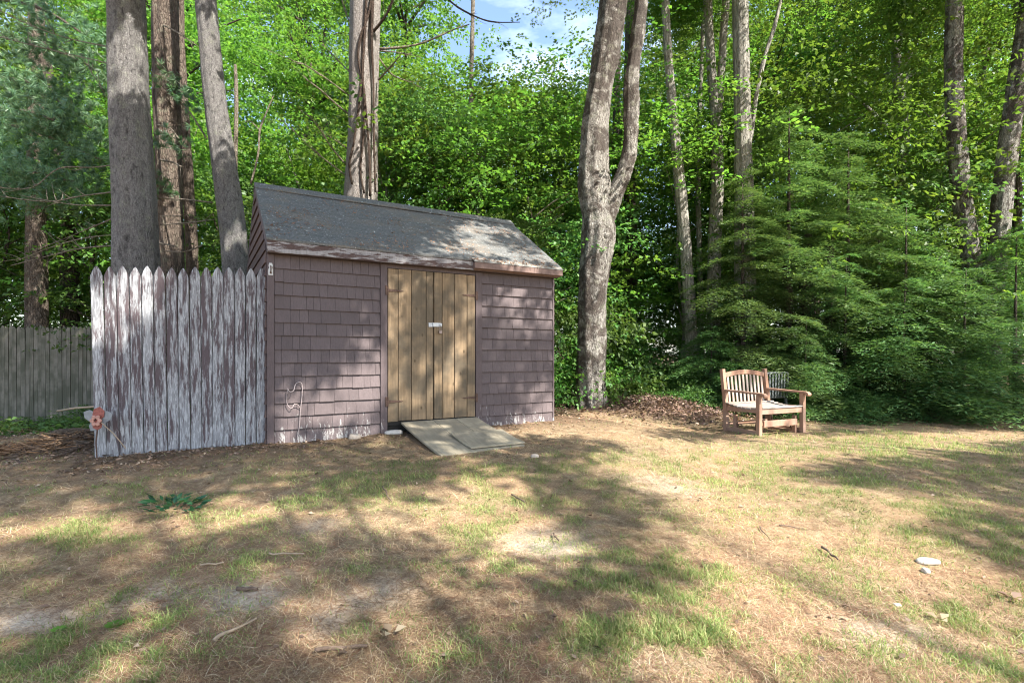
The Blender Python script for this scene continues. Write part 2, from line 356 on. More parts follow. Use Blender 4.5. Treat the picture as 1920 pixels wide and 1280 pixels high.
def m_roof():
    g = G('worn asphalt roofing with painted sun'); x, y, z = g.sep(g.obj)
    nz = g.noise(g.obj, 45, 5, .7); bg_ = g.noise(g.map(g.obj, (1,2.5,2.5)), 1.7, 4, .6)
    c = g.mix(g.ramp(nz, [(.35, 0.), (.65, 1.)]), (.068,.068,.064), (.152,.149,.142))
    sun_tone = g.math('MULTIPLY', g.ramp(x, [(1.4, 0.), (3.0, 1.)]), g.ramp(bg_, [(.3, .35), (.65, 1.)]))  # sunlight on the right end of the roof, painted as a paler tone
    c = g.mix(g.math('MULTIPLY', sun_tone, .75), c, (.40,.38,.35))
    st = g.noise(g.map(g.obj, (.7,9,9)), 2.0, 4, .6)
    c = g.mix(g.ramp(st, [(.5, 0.), (.7, .4)]), c, (.03,.04,.043))
    nd = g.noise(g.map(g.obj, (1.2,1.6,1.6)), 1.9, 3, .5); spk = g.noise(g.obj, 70, 2, .5)
    lit_ = g.math('MULTIPLY', g.ramp(nd, [(.48, 0.), (.62, 1.)]), g.ramp(spk, [(.49, 0.), (.56, 1.)]))
    c = g.mix(g.math('MULTIPLY', lit_, .45), c, (.24,.16,.09))
    sp2 = g.noise(g.obj, 38, 1, .5)
    c = g.mix(g.ramp(sp2, [(.68, 0.), (.71, .8)]), c, (.36,.37,.36))
    return g.done(g.pbsdf(c, .75, g.bump(nz, .6, .006), .4))
M['roof'] = m_roof()

def m_ground():
    g = G('needle strewn thin lawn soil')
    at = g.n('Attribute', attribute_name='cover'); sepc = g.n('SeparateColor', {'Color': at.outputs['Color']}).outputs
    v = g.obj
    n1 = g.noise(v, 1.4, 6, .65); n2 = g.noise(v, 11, 6, .7); n3 = g.noise(v, 70, 4, .75)
    c = g.mix(g.ramp(n2, [(.35, 0.), (.65, 1.)]), (.15,.10,.06), (.38,.29,.18))
    c = g.mix(g.ramp(n1, [(.4, 0.), (.62, .7)]), c, (.34,.215,.125))
    c = g.mix(g.math('MULTIPLY', sepc[0], .55), c, (.16,.17,.06))
    c = g.mix(g.math('MULTIPLY', sepc[1], g.ramp(n2, [(.3, .5), (.6, 1.)])), c, (.54,.46,.37))
    c = g.mix(g.math('MULTIPLY', sepc[2], .8), c, (.085,.06,.04))
    c = g.mix(g.ramp(n3, [(.32, .65), (.55, 0.)]), c, (.11,.075,.05))
    c = g.mix(g.ramp(n3, [(.58, 0.), (.72, .5)]), c, (.54,.42,.27))
    h = g.math('ADD', g.math('MULTIPLY', n2, 1.), g.math('MULTIPLY', n3, .6))
    return g.done(g.pbsdf(c, .95, g.bump(h, .8, .02), .1))
M['ground'] = m_ground()

# ------------------------------------------------------------------ ground
GREEN = [(150,1000,170,28,1),(450,955,160,25,.7),(700,905,260,35,.9),(1040,915,130,45,1),(880,985,110,20,.6),(380,1065,110,45,.9),(260,1180,80,35,1),(110,1235,150,50,1),(520,1085,70,30,.5),
  (910,1025,70,35,.9),(1190,1035,140,50,.8),(1760,850,230,38,1.1),(1280,880,170,30,.6),(1240,1130,110,60,.8),(1400,1125,130,45,.6),(1300,1210,130,50,.7),(640,1180,50,18,.8),(775,1150,24,12,1.2),
  (860,1230,90,50,.6),(1500,910,200,30,.5),(1750,960,200,40,.7),(1850,1010,120,30,.6),(1780,1150,60,20,.8),(1840,1240,120,40,.6),(1550,1220,110,40,.6),(60,1110,90,30,.5),(640,1060,100,25,.5),(1130,1210,90,50,.8),(250,930,200,22,.5),(1500,1000,280,110,.3),(1420,860,200,30,.4),(1650,830,200,20,.6),(330,1240,120,40,.6),(1000,880,150,20,.5)]
SAND = [(480,1115,80,35,1),(50,1155,110,30,.9),(1620,1185,140,40,.8),(1240,1245,110,30,.6),(1030,1015,80,25,.8),(610,1150,80,40,.6),(600,985,60,15,.5),(300,1115,80,25,.5),(1270,910,60,14,.6),(700,1110,80,30,.5)]
def cover(X, Y):
    n = fbm(X*1.7, Y*1.7, 0); n2 = fbm(X*5+9, Y*5, 2)
    gr = .28*np.clip((n-.42)*4, 0, 1)
    for a in GREEN: gr = gr+a[4]*pblob(X, Y, *a[:4])
    gr = gr*np.clip((n2-.32)*4, .08, 1.3)*np.clip((fbm(X*12, Y*12, 6, 2)-.25)*3, .25, 1.2)
    gr = gr*np.clip((13-Y)/3, 0, 1)
    sa = 0
    for a in SAND: sa = sa+a[4]*pblob(X, Y, *a[:4])
    sa = sa*np.clip((fbm(X*3, Y*3, 4)-.25)*3, 0, 1.2)
    # bare litter: along the shed and fence foot, the mound, under the trees
    lx = (X+2.568)*.86+(Y-5.5)*.51; ly = -(X+2.568)*.51+(Y-5.5)*.86
    foot = np.exp(-np.clip(-ly, 0, 9)**2/.25)*((lx > -1.6) & (lx < 4.6))
    far = np.clip((Y-8.6-.25*X*(X < 4))/1.0, 0, 1)
    li = np.clip(np.maximum(foot*.9, far)+np.exp(-(((X-2.7)/1.2)**2+((Y-9.2)/.9)**2))+.8*np.exp(-(((X+5.)/1.6)**2+((Y-5.3)/.8)**2)), 0, 1)
    gr = np.clip(gr*(1-.85*li)*(1-.6*np.clip(sa, 0, 1)), 0, 1.2)
    return gr, np.clip(sa, 0, 1)*(1-li), li
def axis(lo, hi, a, b, fine, coarse):
    l = [a]; st = fine
    while l[0] > lo: st = min(st*1.25, coarse); l.insert(0, l[0]-st)
    m = list(np.arange(a+fine, b, fine)); r = [b]; st = fine
    while r[-1] < hi: st = min(st*1.25, coarse); r.append(r[-1]+st)
    return np.array(l+m+r)
xs = axis(-160, 160, -7, 8, .05, 12); ys = axis(-60, 260, .8, 10.5, .05, 12)
GX, GY = np.meshgrid(xs, ys, indexing='xy'); X = GX.ravel(); Y = GY.ravel()
near = np.clip(1-np.maximum(np.abs(X)-9, 0)/6, 0, 1)*np.clip(1-np.maximum(Y-12, 0)/6, 0, 1)
Z = gz(X, Y)+near*((fbm(X*2.2, Y*2.2, 1)-.5)*.05+(fbm(X*9, Y*9, 3)-.5)*.022)
nx = len(xs); I = np.arange(len(X)).reshape(len(ys), nx)
F = np.stack([I[:-1,:-1], I[:-1,1:], I[1:,1:], I[1:,:-1]], -1).reshape(-1, 4)
me = raw_mesh('ground', np.stack([X, Y, Z], 1), F, M['ground'])
gr, sa, li = cover(X, Y)
ca = me.color_attributes.new('cover', 'FLOAT_COLOR', 'POINT')
ca.data.foreach_set('color', np.stack([np.clip(gr,0,1), sa, np.clip(li,0,1), np.ones_like(sa)], 1).astype(np.float32).ravel())
me.polygons.foreach_set('use_smooth', np.ones(len(F), bool))
link('ground', me)['kind'] = 'structure'
def gsurf(x, y): return gz(x, y)+(fbm(x*2.2, y*2.2, 1)-.5)*.05+(fbm(x*9, y*9, 3)-.5)*.022

SHA = np.array([.86, .51]); SHN = np.array([-.51, .86]); SH0 = np.array([-2.568, 5.5]); SHZ = .375
def in_shed(x, y):
    lx = (x+2.568)*.86+(y-5.5)*.51; ly = -(x+2.568)*.51+(y-5.5)*.86
    return (lx > -.03) & (lx < 3.7) & (ly > -.02) & (ly < 2.55)
def on_ramp(x, y):
    lx = (x+2.568)*.86+(y-5.5)*.51; ly = -(x+2.568)*.51+(y-5.5)*.86
    return (lx > 1.43) & (lx < 2.47) & (ly > -1.2) & (ly < 0)

def scatter(n, x0, x1, y0, y1, p):
    """ground points, denser near the front of the lawn"""
    u = rng.random(n); a = 1-p
    y = (y0**a+u*(y1**a-y0**a))**(1/a)
    half = np.minimum(1.15*y+.6, 11); x = (rng.random(n)*2-1)*half
    k = (x > x0) & (x < x1) & ~in_shed(x, y) & ~on_ramp(x, y)
    return x[k], y[k]
def blades(name, x, y, L, W, elev, mat, label, cat, bendy=.5, lift=0.):
    n = len(x); az = rng.random(n)*2*PI
    b = np.stack([x, y, gsurf(x, y)+lift-.004], 1)
    d = np.stack([np.cos(az)*np.cos(elev), np.sin(az)*np.cos(elev), np.sin(elev)], 1)
    az2 = az+rng.normal(0, .5, n)
    d2 = np.stack([np.cos(az2)*np.cos(elev*bendy), np.sin(az2)*np.cos(elev*bendy), np.sin(elev*bendy)], 1)
    sd = np.stack([-np.sin(az+rng.normal(0, .6, n)), np.cos(az), rng.normal(0, .25, n)], 1); sd = unit(sd)
    mid = b+d*(L*.55)[:, None]; tip = mid+d2*(L*.45)[:, None]; h = (W/2)[:, None]
    V = np.stack([b-sd*h, b+sd*h, mid+sd*h*.8, mid-sd*h*.8, tip+sd*h*.15, tip-sd*h*.15], 1).reshape(-1, 3)
    base = np.arange(n)[:, None]*6
    F = np.concatenate([base+np.array([0,1,2,3]), base+np.array([3,2,4,5])], 1).reshape(-1, 4)
    o = link(name, raw_mesh(name, V, F, mat)); tag(o, label, cat, kind='stuff'); return o
def grass_all():
    x, y = scatter(420000, -7.5, 8.5, 1.75, 11, 2.0); gr, sa, li = cover(x, y)
    k = rng.random(len(x)) < np.clip(gr*1.1+.02, 0, 1)
    x, y, gg = x[k], y[k], gr[k]; n = len(x); far = np.clip(y/5, .8, 2.0)
    blades('grass', x, y, (.025+.052*rng.random(n)**1.7)*(.65+.5*gg)*np.clip(far, .8, 1.4), (.0027+.002*rng.random(n))*far, rng.uniform(.5, 1.35, n), M['grass'],
           'thin green grass growing in scattered tufts on the lawn', 'grass')
    x, y = scatter(400000, -7.5, 8.5, 1.75, 11, 2.0); gr, sa, li = cover(x, y)
    k = rng.random(len(x)) < (.68+.5*(fbm(x*2.6, y*2.6, 4)-.5)-.6*sa-.3*np.clip(gr, 0, 1)-.45*li)
    x, y = x[k], y[k]; n = len(x); far = np.clip(y/5, .7, 2.0)
    blades('dry_grass', x, y, .028+.058*rng.random(n), (.0015+.0016*rng.random(n))*far, np.abs(rng.normal(.15, .3, n)), M['straw'],
           'dry tan grass thatch lying flat over the sunny lawn', 'dry grass')
    x, y = scatter(240000, -7.5, 8.5, 1.75, 11, 1.7); gr, sa, li = cover(x, y)
    k = rng.random(len(x)) < (.42+.6*li-.3*sa+.5*(fbm(x*1.3, y*1.3, 5)-.5)-.3*np.clip(gr, 0, 1))
    x, y = x[k], y[k]; n = len(x); far = np.clip(y/5, .8, 2.0)
    blades('needle_litter', x, y, .05+.05*rng.random(n), (.0018+.0014*rng.random(n))*far, np.abs(rng.normal(.05, .12, n)), M['needle_litter'],
           'orange brown fallen pine needles strewn on the bare soil', 'pine needles', lift=.004)
    # dead leaves
    x, y = scatter(45000, -10, 10, 2.0, 13, 1.1); gr, sa, li = cover(x, y)
    k = rng.random(len(x)) < (.03*(y > 3.5)+.01+.9*li); x, y = x[k], y[k]; n = len(x)
    C = np.stack([x, y, gsurf(x, y)+.012+.03*rng.random(n)*(y > 8)], 1)
    az = rng.random(n)*2*PI; A = np.stack([np.cos(az), np.sin(az), rng.normal(0, .25, n)], 1)
    Nn = unit(np.array([0,0,1.])+rng.normal(0, .35, (n, 3)))
    V, F = leaf_arrays(C, A, Nn, .018+.03*rng.random(n)+.02*(y > 8), .012+.02*rng.random(n)+.012*(y > 8))
    tag(link('leaf_litter', raw_mesh('leaf_litter', V, F, M['litter'])), 'brown dead leaf litter on the mound and under the trees', 'leaf litter', kind='stuff')
grass_all()
#PART2
# ------------------------------------------------------------------ shed
SHL, SHD = 3.66, 2.5
SHANG = math.atan2(.51, .86)
def W2(lx, ly, z=0.): return np.array([SH0[0]+.86*lx-.51*ly, SH0[1]+.51*lx+.86*ly, SHZ+z])
shed = empty('garden_shed', (SH0[0], SH0[1], SHZ), SHANG, label='small plum brown shingled garden shed with grey roof and plank double doors', cat='shed')
EAVE, RIDGE = 2.10, 3.02
def shingles(x0, x1, z0, z1, expo, seed, zjit=0.0):
    r = random.Random(seed); mb = MB(); z = z0
    while z < z1-.02:
        zt = min(z+expo+.012, z1); x = x0; wob = r.uniform(-.003, .003)
        while x < x1-.001:
            ww = r.choice([.07,.09,.11,.13,.16,.21]); xe = min(x+ww, x1)
            if x1-xe < .04: xe = x1
            b = z+wob+r.uniform(-.003, .003)*(r.random() < .5); gap = .0013
            yb = -.024+r.uniform(-.003, .002)
            mb.add([(x+gap,yb,b),(xe-gap,yb,b),(xe-gap,-.003,zt),(x+gap,-.003,zt),(x+gap,0,b),(xe-gap,0,b)],
                   [(0,1,2,3),(4,5,1,0),(0,3,4),(1,5,2)])
            x = xe
        z += expo
    return mb
core = MB(); core.box(.01, SHL-.01, .004, .06, .0, 1.99)
core.build('front_wall', M['dark'], shed)
for k, (a, b) in enumerate(((.072, 1.197), (2.522, SHL-.03))):
    shingles(a, b, -.03, 1.965, .1425, 11+k).build('shingle_siding', M['siding'], shed)
tb = MB(); tb.box(0, .070, -.024, .02, -.02, 1.965); bevel(tb.build('corner_board', M['trim'], shed))
tb = MB(); tb.box(SHL-.028, SHL, -.022, .02, -.02, 1.965); bevel(tb.build('corner_board', M['trim'], shed))
for a, b in ((1.199, 1.279), (2.432, 2.520)):
    tb = MB(); tb.box(a, b, -.030, .0, -.03, 1.965); bevel(tb.build('door_casing', M['trim'], shed))
tb = MB(); tb.box(1.281, 2.430, -.020, .0, 1.922, 1.965); tb.build('door_header', M['trim'], shed)
tb = MB(); tb.box(1.281, 2.430, -.012, .004, .075, .118); tb.build('door_gap_strip', M['dark'], shed)  # near-black strip paints the shade of the gap under the doors
# side and rear walls
def gable(xa, xb, mat, boards=True):
    mb = MB(); z = -.02
    def yr(zz):
        if zz <= EAVE-.08: return (.0, SHD)
        t = (zz-(EAVE-.08))/(RIDGE-.05-(EAVE-.08)); return (1.25*t, SHD-1.25*t)
    e = .135; out = -1 if xa < 1 else 1
    while z < RIDGE-.09:
        zt = min(z+e, RIDGE-.06); y0, y1 = yr(z); u0, u1 = yr(zt); xo = xa+out*.020; xi = xa+out*.004
        mb.add([(xo,y0,z),(xo,y1,z),(xi,u1,zt),(xi,u0,zt),(xa,y0,z),(xa,y1,z)], [(0,1,2,3),(4,5,1,0),(0,3,4),(1,5,2)])
        z += e
    mb.prism([(.0,-.02),(SHD,-.02),(SHD,EAVE-.08),(1.25,RIDGE-.06),(.0,EAVE-.08)], 'x', xa, xb)
    return mb
gable(.0, .05, None).build('side_wall', M['siding_dark'], shed)
gable(SHL, SHL-.05, None).build('side_wall', M['siding_dark'], shed)
rw = MB(); rw.box(.05, SHL-.05, SHD-.05, SHD, -.02, EAVE-.06); rw.build('rear_wall', M['siding_dark'], shed)
# roof: two sheets of roofing with slightly wavy edge
def roof_sheet(front):
    mb = MB(); nxr, nyr = 40, 14; v = []; r = random.Random(3)
    for k in range(2):
        for j in range(nyr+1):
            t = j/nyr; y = (-.135+1.385*t) if front else (2.635-1.385*t); z = EAVE+.012+(RIDGE-EAVE)*t
            for i in range(nxr+1):
                x = -.015+(SHL+.05)*i/nxr
                sag = -.012*math.sin(PI*i/nxr)*(1-abs(2*t-1)*.3)+.004*mnoise.noise(Vector((x*2.2, y*2.5, 1)))
                course = .004*((j*.7) % 1)
                v.append((x, y, z+sag+course+(-.024 if k else 0)))
    f = []; W_ = nxr+1; N_ = W_*(nyr+1)
    for j in range(nyr):
        for i in range(nxr):
            a = j*W_+i; f.append((a, a+1, a+1+W_, a+W_)); f.append((N_+a, N_+a+W_, N_+a+1+W_, N_+a+1))
    ring = list(range(0, W_))+[j*W_+nxr for j in range(1, nyr+1)]+[nyr*W_+i for i in range(nxr-1, -1, -1)]+[j*W_ for j in range(nyr-1, 0, -1)]
    for a, b in zip(ring, ring[1:]+ring[:1]): f.append((a, N_+a, N_+b, b))
    return mb.add(v, f)
rf = roof_sheet(True).build('roof', M['roof'], shed)
rb = roof_sheet(False).build('roof', M['roof'], shed)
rc = MB(); rc.prism([(1.13,RIDGE-.062),(1.25,RIDGE+.028),(1.37,RIDGE-.062),(1.37,RIDGE-.05),(1.25,RIDGE+.042),(1.13,RIDGE-.05)], 'x', -.02, SHL+.04); rc.build('ridge_cap', M['roof'], rf)
fb = MB()
n_ = 30
top = [(2.36*i/n_, 2.088+.004*math.sin(i*1.7)-.008*math.sin(PI*i/n_)) for i in range(n_+1)]
bot = [(2.36*i/n_, 1.968+.006*mnoise.noise(Vector((i*.8,2,3)))) for i in range(n_, -1, -1)]
fb.prism([(a-.01, b) for a, b in top+bot], 'y', -.125, -.10); fb.build('fascia_board', M['fascia_peel'], shed)
sf = MB(); sf.box(0, SHL, -.10, -.0, 1.968, 1.982); sf.build('soffit', M['trim'], shed)
gb = MB(); gb.box(2.34, SHL+.03, -.185, -.128, 1.985, 2.062); gb.box(2.36, SHL+.02, -.127, -.10, 1.972, 2.075)
bevel(gb.build('gutter_board', M['fascia_new'], shed), .006)
gt = MB(); gt.add([(2.33,-.19,2.064),(SHL+.035,-.19,2.064),(SHL+.035,-.118,2.112),(2.33,-.118,2.118),(2.33,-.19,2.070),(SHL+.035,-.19,2.070),(SHL+.035,-.118,2.120),(2.33,-.118,2.126)],
                  [(0,1,2,3),(4,7,6,5),(0,4,5,1),(1,5,6,2),(2,6,7,3),(3,7,4,0)]); gt.build('eave_flashing', m_plain('weathered pale flashing', (.34,.31,.27), .6, .1, .25, 12), shed)
for side in (0, 1):
    rk = MB(); x0 = -.012 if side == 0 else SHL+.004; 
    rk.prism([(-.10,EAVE-.09),(1.25,RIDGE-.105),(2.6,EAVE-.09),(2.6,EAVE-.005),(1.25,RIDGE-.018),(-.10,EAVE-.005)], 'x', x0, x0+.008); rk.build('rake_board', M['trim'], shed)
# doors
def door(x0, x1, edges, mirror):
    d = MB(); r = random.Random(x0)
    for a, b in zip(edges[:-1], edges[1:]):
        zz = r.uniform(-.006, .004)
        d.prism([(a+.0015,-.010),(a+.006,-.024),(b-.006,-.024),(b-.0015,-.010)], 'z', .125+zz, 1.915+zz*.3)
    o = d.build('door', M['door'], shed); bk = MB(); bk.box(x0, x1, -.0095, .003, .13, 1.905); bk.build('door_back', M['door'], o)
    for z in (.36, 1.66):
        h = MB(); hx = x0 if not mirror else x1; s_ = 1 if not mirror else -1
        h.prism([(hx+s_*.0,z-.018),(hx+s_*.16,z-.007),(hx+s_*.19,z),(hx+s_*.16,z+.007),(hx+s_*.0,z+.018)], 'y', -.032, -.0245)
        h.box(min(hx, hx-s_*.03), max(hx, hx-s_*.03), -.038, -.031, z-.055, z+.055)
        h.tube([(hx,-.036,z-.05),(hx,-.036,z+.05)], [.007,.007], 8)
        h.build('hinge', M['iron'], o)
    return o
dl = door(1.284, 1.852, [1.284,1.41,1.575,1.76,1.852], False)
dr = door(1.862, 2.427, [1.862,1.97,2.135,2.31,2.427], True)
hp = MB(); hp.box(1.79, 1.845, -.030, -.0245, 1.245, 1.295); hp.prism([(1.845,1.248),(1.95,1.248),(1.965,1.258),(1.965,1.286),(1.95,1.296),(1.845,1.296)], 'y', -.035, -.031)
hp.tube([(1.845,-.034,1.246),(1.845,-.034,1.298)], [.006,.006], 8)
h_ = bevel(hp.build('hasp', M['zinc'], dl), .002)
pl = MB(); pl.box(1.915, 1.955, -.062, -.040, 1.165, 1.205)
pl.tube([(1.923,-.05,1.205),(1.923,-.05,1.24),(1.929,-.05,1.252),(1.935,-.05,1.256),(1.941,-.05,1.252),(1.947,-.05,1.24),(1.947,-.05,1.205)], [.0035]*7, 6)
bevel(pl.build('padlock', M['lock'], shed), .004)
st = MB(); st.tube([(1.925,-.03,1.27),(1.925,-.058,1.27),(1.945,-.058,1.27),(1.945,-.03,1.27)], [.004]*4, 6); st.build('staple', M['zinc'], dr)
# hook plate on the corner board
hk = MB(); hk.prism([(.012,1.74),(.058,1.74),(.058,1.80),(.05,1.815),(.056,1.84),(.048,1.868),(.022,1.868),(.014,1.84),(.02,1.815),(.012,1.80)], 'y', -.031, -.0245)
ho = bevel(hk.build('hook_plate', M['whiteplate'], shed), .002)
hb = MB(); hb.tube([(.035,-.031,1.835),(.035,-.05,1.83),(.035,-.055,1.80),(.035,-.04,1.775)], [.006,.006,.006,.005], 8); hb.box(.026,.044,-.036,-.0315,1.755,1.775); hb.build('hook', M['iron'], ho)
# foundation blocks
for x in (.05, 1.6, 3.3): MB().box(x, x+.3, .03, .3, -.3, -.025).build('foundation_block', M['sand_stone'], shed)

# ramp
rp = empty('door_ramp', W2(1.44, 0), SHANG, label='low grey wooden ramp sloping down from the shed doors to the lawn', cat='ramp')
def plank(x0, x1, ya, yb, za, zb, t, z_off=0.):
    m = MB(); nn = 8; v = []; 
    for i in range(nn+1):
        u = i/nn; y = ya+(yb-ya)*u; z = za+(zb-za)*u-.01*math.sin(PI*u)+z_off
        v += [(x0,y,z),(x1,y,z),(x1,y,z-t),(x0,y,z-t)]
    f = []
    for i in range(nn):
        a = 4*i; 
        for k in range(4): f.append((a+k, a+4+k, a+4+(k+1) % 4, a+(k+1) % 4))
    f += [(0,1,2,3), (4*nn+3,4*nn+2,4*nn+1,4*nn)]
    return m.add(v, f)
bevel(plank(.0, .40, -.035, -1.235, .112, -.078, .026).build('board', M['ramp'], rp), .004)
bevel(plank(.404, .70, -.035, -1.21, .112, -.076, .024).build('board', M['ramp'], rp), .004)
bevel(plank(.703, 1.0, -.035, -1.20, .112, -.072, .024).build('board', M['ramp'], rp), .004)
bevel(plank(.36, 1.02, -.66, -1.17, .018, -.062, .016, .017).build('patch_board', M['ramp'], rp), .004)
bt = MB(); bt.box(.05, .95, -.14, -.09, -.06, .075); bt.build('batten', M['dark'], rp)

# bent wire hung on the siding
wr = MB()
def wl(px, py, out=.03):
    # pixel on the front wall -> local shed coordinates on the siding
    k = (px-CX)/FPX; s_ = (k*5.5+2.568)/(.86-.51*k); Yd = 5.5+.51*s_
    return (s_, -out, CAMZ-(py-HZ)/FPX*Yd-SHZ)
pts = [wl(538,728,.05), wl(541,733,.09), wl(548,731,.09), wl(552,720,.07), wl(558,716,.05), wl(564,718,.045), wl(566,730,.04), wl(564,752,.035), wl(562,775,.03), wl(560,800,.035), wl(556,818,.05)]
wr.tube(pts, [.004]*len(pts), 7, sub=5)
pts = [wl(538,728,.05), wl(537,745,.04), wl(537,755,.04), wl(541,762,.05), wl(546,764,.06), wl(550,757,.06), wl(556,757,.05), wl(562,764,.035)]
wr.tube(pts, [.0035]*len(pts), 7, sub=5)
wo = wr.build('bent_wire', M['wire'], None); wo.location = (SH0[0], SH0[1], SHZ); wo.rotation_euler = (0,0,SHANG)
for p in wo.data.polygons: p.use_smooth = True
tag(wo, 'thin curled wire standing against the lower left shingles of the shed', 'wire')

# ------------------------------------------------------------------ fences
def picket(w_, h_, t_, tip, lean, mat, name, seed, parent, x, y, z, rnd=.5):
    r = random.Random(seed); a = w_/2
    prof = [(-a,0),(a,0)]
    for i in range(13):
        u = i/12
        prof.append((a-r.uniform(0,.0025)+lean*u*.4, (h_-tip)*u))
    prof = [(-a,0)]+[(a+r.uniform(-.002,.001), (h_-tip)*i/10) for i in range(11)]
    prof += [(a*.72, h_-tip*.55), (a*.32, h_-tip*.16), (a*.08, h_), (-a*.10, h_-.004), (-a*.34, h_-tip*.2), (-a*.74, h_-tip*.6)]
    prof += [(-a-r.uniform(-.002,.001), (h_-tip)*i/10) for i in range(10, 0, -1)]
    m = MB(); m.prism(prof, 'y', -t_/2, t_/2)
    o = m.build(name, mat, parent, (x, y, z)); o.rotation_euler = (r.uniform(-.006,.006), lean, r.uniform(-.05,.05)); bevel(o, .004, 1)
    return o
FA = np.array([-3.985, 5.02]); FB = np.array([-2.60, 5.565]); fd_ = FB-FA; fl = np.linalg.norm(fd_); fang = math.atan2(fd_[1], fd_[0])
pf = empty('picket_fence', (FA[0], FA[1], .30), fang, label='tall short run of peeling purple brown and grey pickets beside the shed', cat='fence')
tops = [178,203,228,251,272,295,318,340,359,382,401,420,438,457,477]
topy = [499,500,499,501,499,500,502,503,500,501,501,501,501,503,502]
for i, (tx, ty) in enumerate(zip(tops, topy)):
    u = (i+.5)/15; xl = u*fl; pw = FA+fd_*u; zb = g1(pw[0], pw[1])-.04
    ztop = CAMZ-(ty-HZ)/FPX*pw[1]
    lean = -(.020-.022*u)
    picket(fl/15-.003+random.uniform(-.004,.003), ztop-zb, .022, .10, lean, M['fence_peel'], 'picket', 40+i, pf, xl, random.uniform(-.005,.005), zb-.30)
for z in (.35, 1.45): MB().box(.03, fl-.03, .014, .055, z, z+.085).build('rail', M['stockade'], pf)
for x in (.06, fl-.12): MB().box(x, x+.09, .06, .15, -.3, 1.62).build('post', M['stockade'], pf)

sfz = -.08; A_ = np.array([-10.6, 9.35]); B_ = np.array([-4.6, 10.1]); sd = B_-A_; sl = np.linalg.norm(sd)
sfn = empty('stockade_fence', (A_[0], A_[1], sfz), math.atan2(sd[1], sd[0]), label='long weathered grey green stockade fence behind the peeling pickets', cat='fence')
npk = 88
protos = [picket(.066, 1.85, .02, .05, 0, M['stockade'], 'picket', 900+i, sfn, 0, 0, 0).data for i in range(5)]
for ch in list(sfn.children): bpy.data.objects.remove(ch)
for i in range(npk):
    o = link('picket', protos[i % 5], sfn, (i*sl/npk, random.uniform(-.004,.004), random.uniform(-.02,.02)+.12*math.sin(i*.05)*.2))
    o.rotation_euler = (0, random.uniform(-.008,.008), 0)
for z in (.3, 1.4): MB().box(0, sl, .014, .06, z, z+.08).build('rail', M['stockade'], sfn)
for i in range(3):
    pm = MB(); pm.box(.4+i*2.4, .5+i*2.4, .065, .165, -.2, 1.7); pm.build('post', M['stockade'], sfn)

# ------------------------------------------------------------------ wooden glider armchair
ca_ = math.atan2(.37, .845)
ch = empty('wooden_armchair', (3.295, 7.0, .168), ca_, label='red brown wooden garden armchair with silvered slats facing the lawn', cat='armchair')
CWD, CDP = .90, .62
def part(name, mb, mat, par=ch, bw=.004): return bevel(mb.build(name, mat, par), bw)
for x in (.03, CWD-.03):
    m = MB(); m.bar((x,.03,.0),(x,.03,.575),.055,.06,(0,1,0)); part('front_leg', m, M['teak'])
    m = MB(); m.bar((x,CDP-.02,.0),(x,CDP-.01,.42),.055,.06,(0,1,0)); m.bar((x,CDP-.01,.42),(x,CDP+.05,.90),.055,.055,(0,1,0)); part('rear_post', m, M['teak'])
    m = MB(); m.bar((x,.062,.055),(x,CDP-.052,.055),.035,.06); part('base_rail', m, M['teak'])
    m = MB(); m.bar((x,.062,.36),(x,CDP-.045,.345),.03,.07); part('seat_rail', m, M['teak'])
    m = MB(); aw = .034
    prof = [(CDP-.02,.615),(.2,.603),(.0,.60),(-.045,.597),(-.075,.582),(-.085,.56),(-.078,.54),(-.06,.535),(-.05,.553),(-.035,.566),(0,.576),(.2,.579),(CDP-.02,.585)]
    m.prism(prof, 'x', x-aw, x+aw); part('armrest', m, M['teak'])
    m = MB(); xi = x+.075*(1 if x < .4 else -1); m.bar((xi,.10,.0),(xi,.10,.26),.04,.05,(0,1,0)); m.bar((xi,CDP-.12,.0),(xi,CDP-.12,.26),.04,.05,(0,1,0)); m.bar((xi,.126,.03),(xi,CDP-.146,.03),.035,.05); part('glider_frame', m, M['teak'])
    m = MB(); m.bar((xi,.16,.08),(xi,.11,.33),.012,.02,(0,1,0)); m.bar((xi,CDP-.16,.08),(xi,CDP-.12,.33),.012,.02,(0,1,0)); part('glider_arm', m, M['iron'])
m = MB(); n_ = 16
tp = [(.06+(CWD-.12)*i/n_, .845+.045*math.sin(PI*i/n_)) for i in range(n_+1)]; bp_ = [(x, z-.065) for x, z in tp[::-1]]
v0 = MB(); v0.prism(tp+bp_, 'y', CDP+.022, CDP+.058); part('top_rail', v0, M['teak'])
m = MB(); m.bar((.06,CDP-.005,.40),(CWD-.06,CDP-.005,.40),.03,.05); part('lower_back_rail', m, M['teak'])
for i in range(10):
    x = .115+(CWD-.23)*i/9; zt = .79+.045*math.sin(PI*(x-.06)/(CWD-.12))
    m = MB(); m.bar((x,CDP-.005,.426),(x,CDP+.038,zt),.036,.014,(0,1,0)); part('back_slat', m, M['teak_grey'], bw=.002)
for i in range(8):
    u = i/7; y = .03+u*.52; z = .405-.035*math.sin(PI*(u*.9+.1))+.012*u
    m = MB(); m.bar((.0+.062*(i in (0,)),y,z),(CWD-.062*(i in (0,)),y,z),.058,.018,(0,0,1)); part('seat_slat', m, M['seat_grey'], bw=.003)
m = MB(); m.bar((.06,.03,.345),(CWD-.06,.03,.345),.03,.075); part('front_apron', m, M['teak'])
m = MB(); m.bar((.13,.045,.175),(CWD-.13,.045,.175),.025,.085); part('front_stretcher', m, M['teak'])
m = MB(); m.bar((.06,CDP-.02,.12),(CWD-.06,CDP-.02,.12),.03,.05); part('rear_stretcher', m, M['teak'])

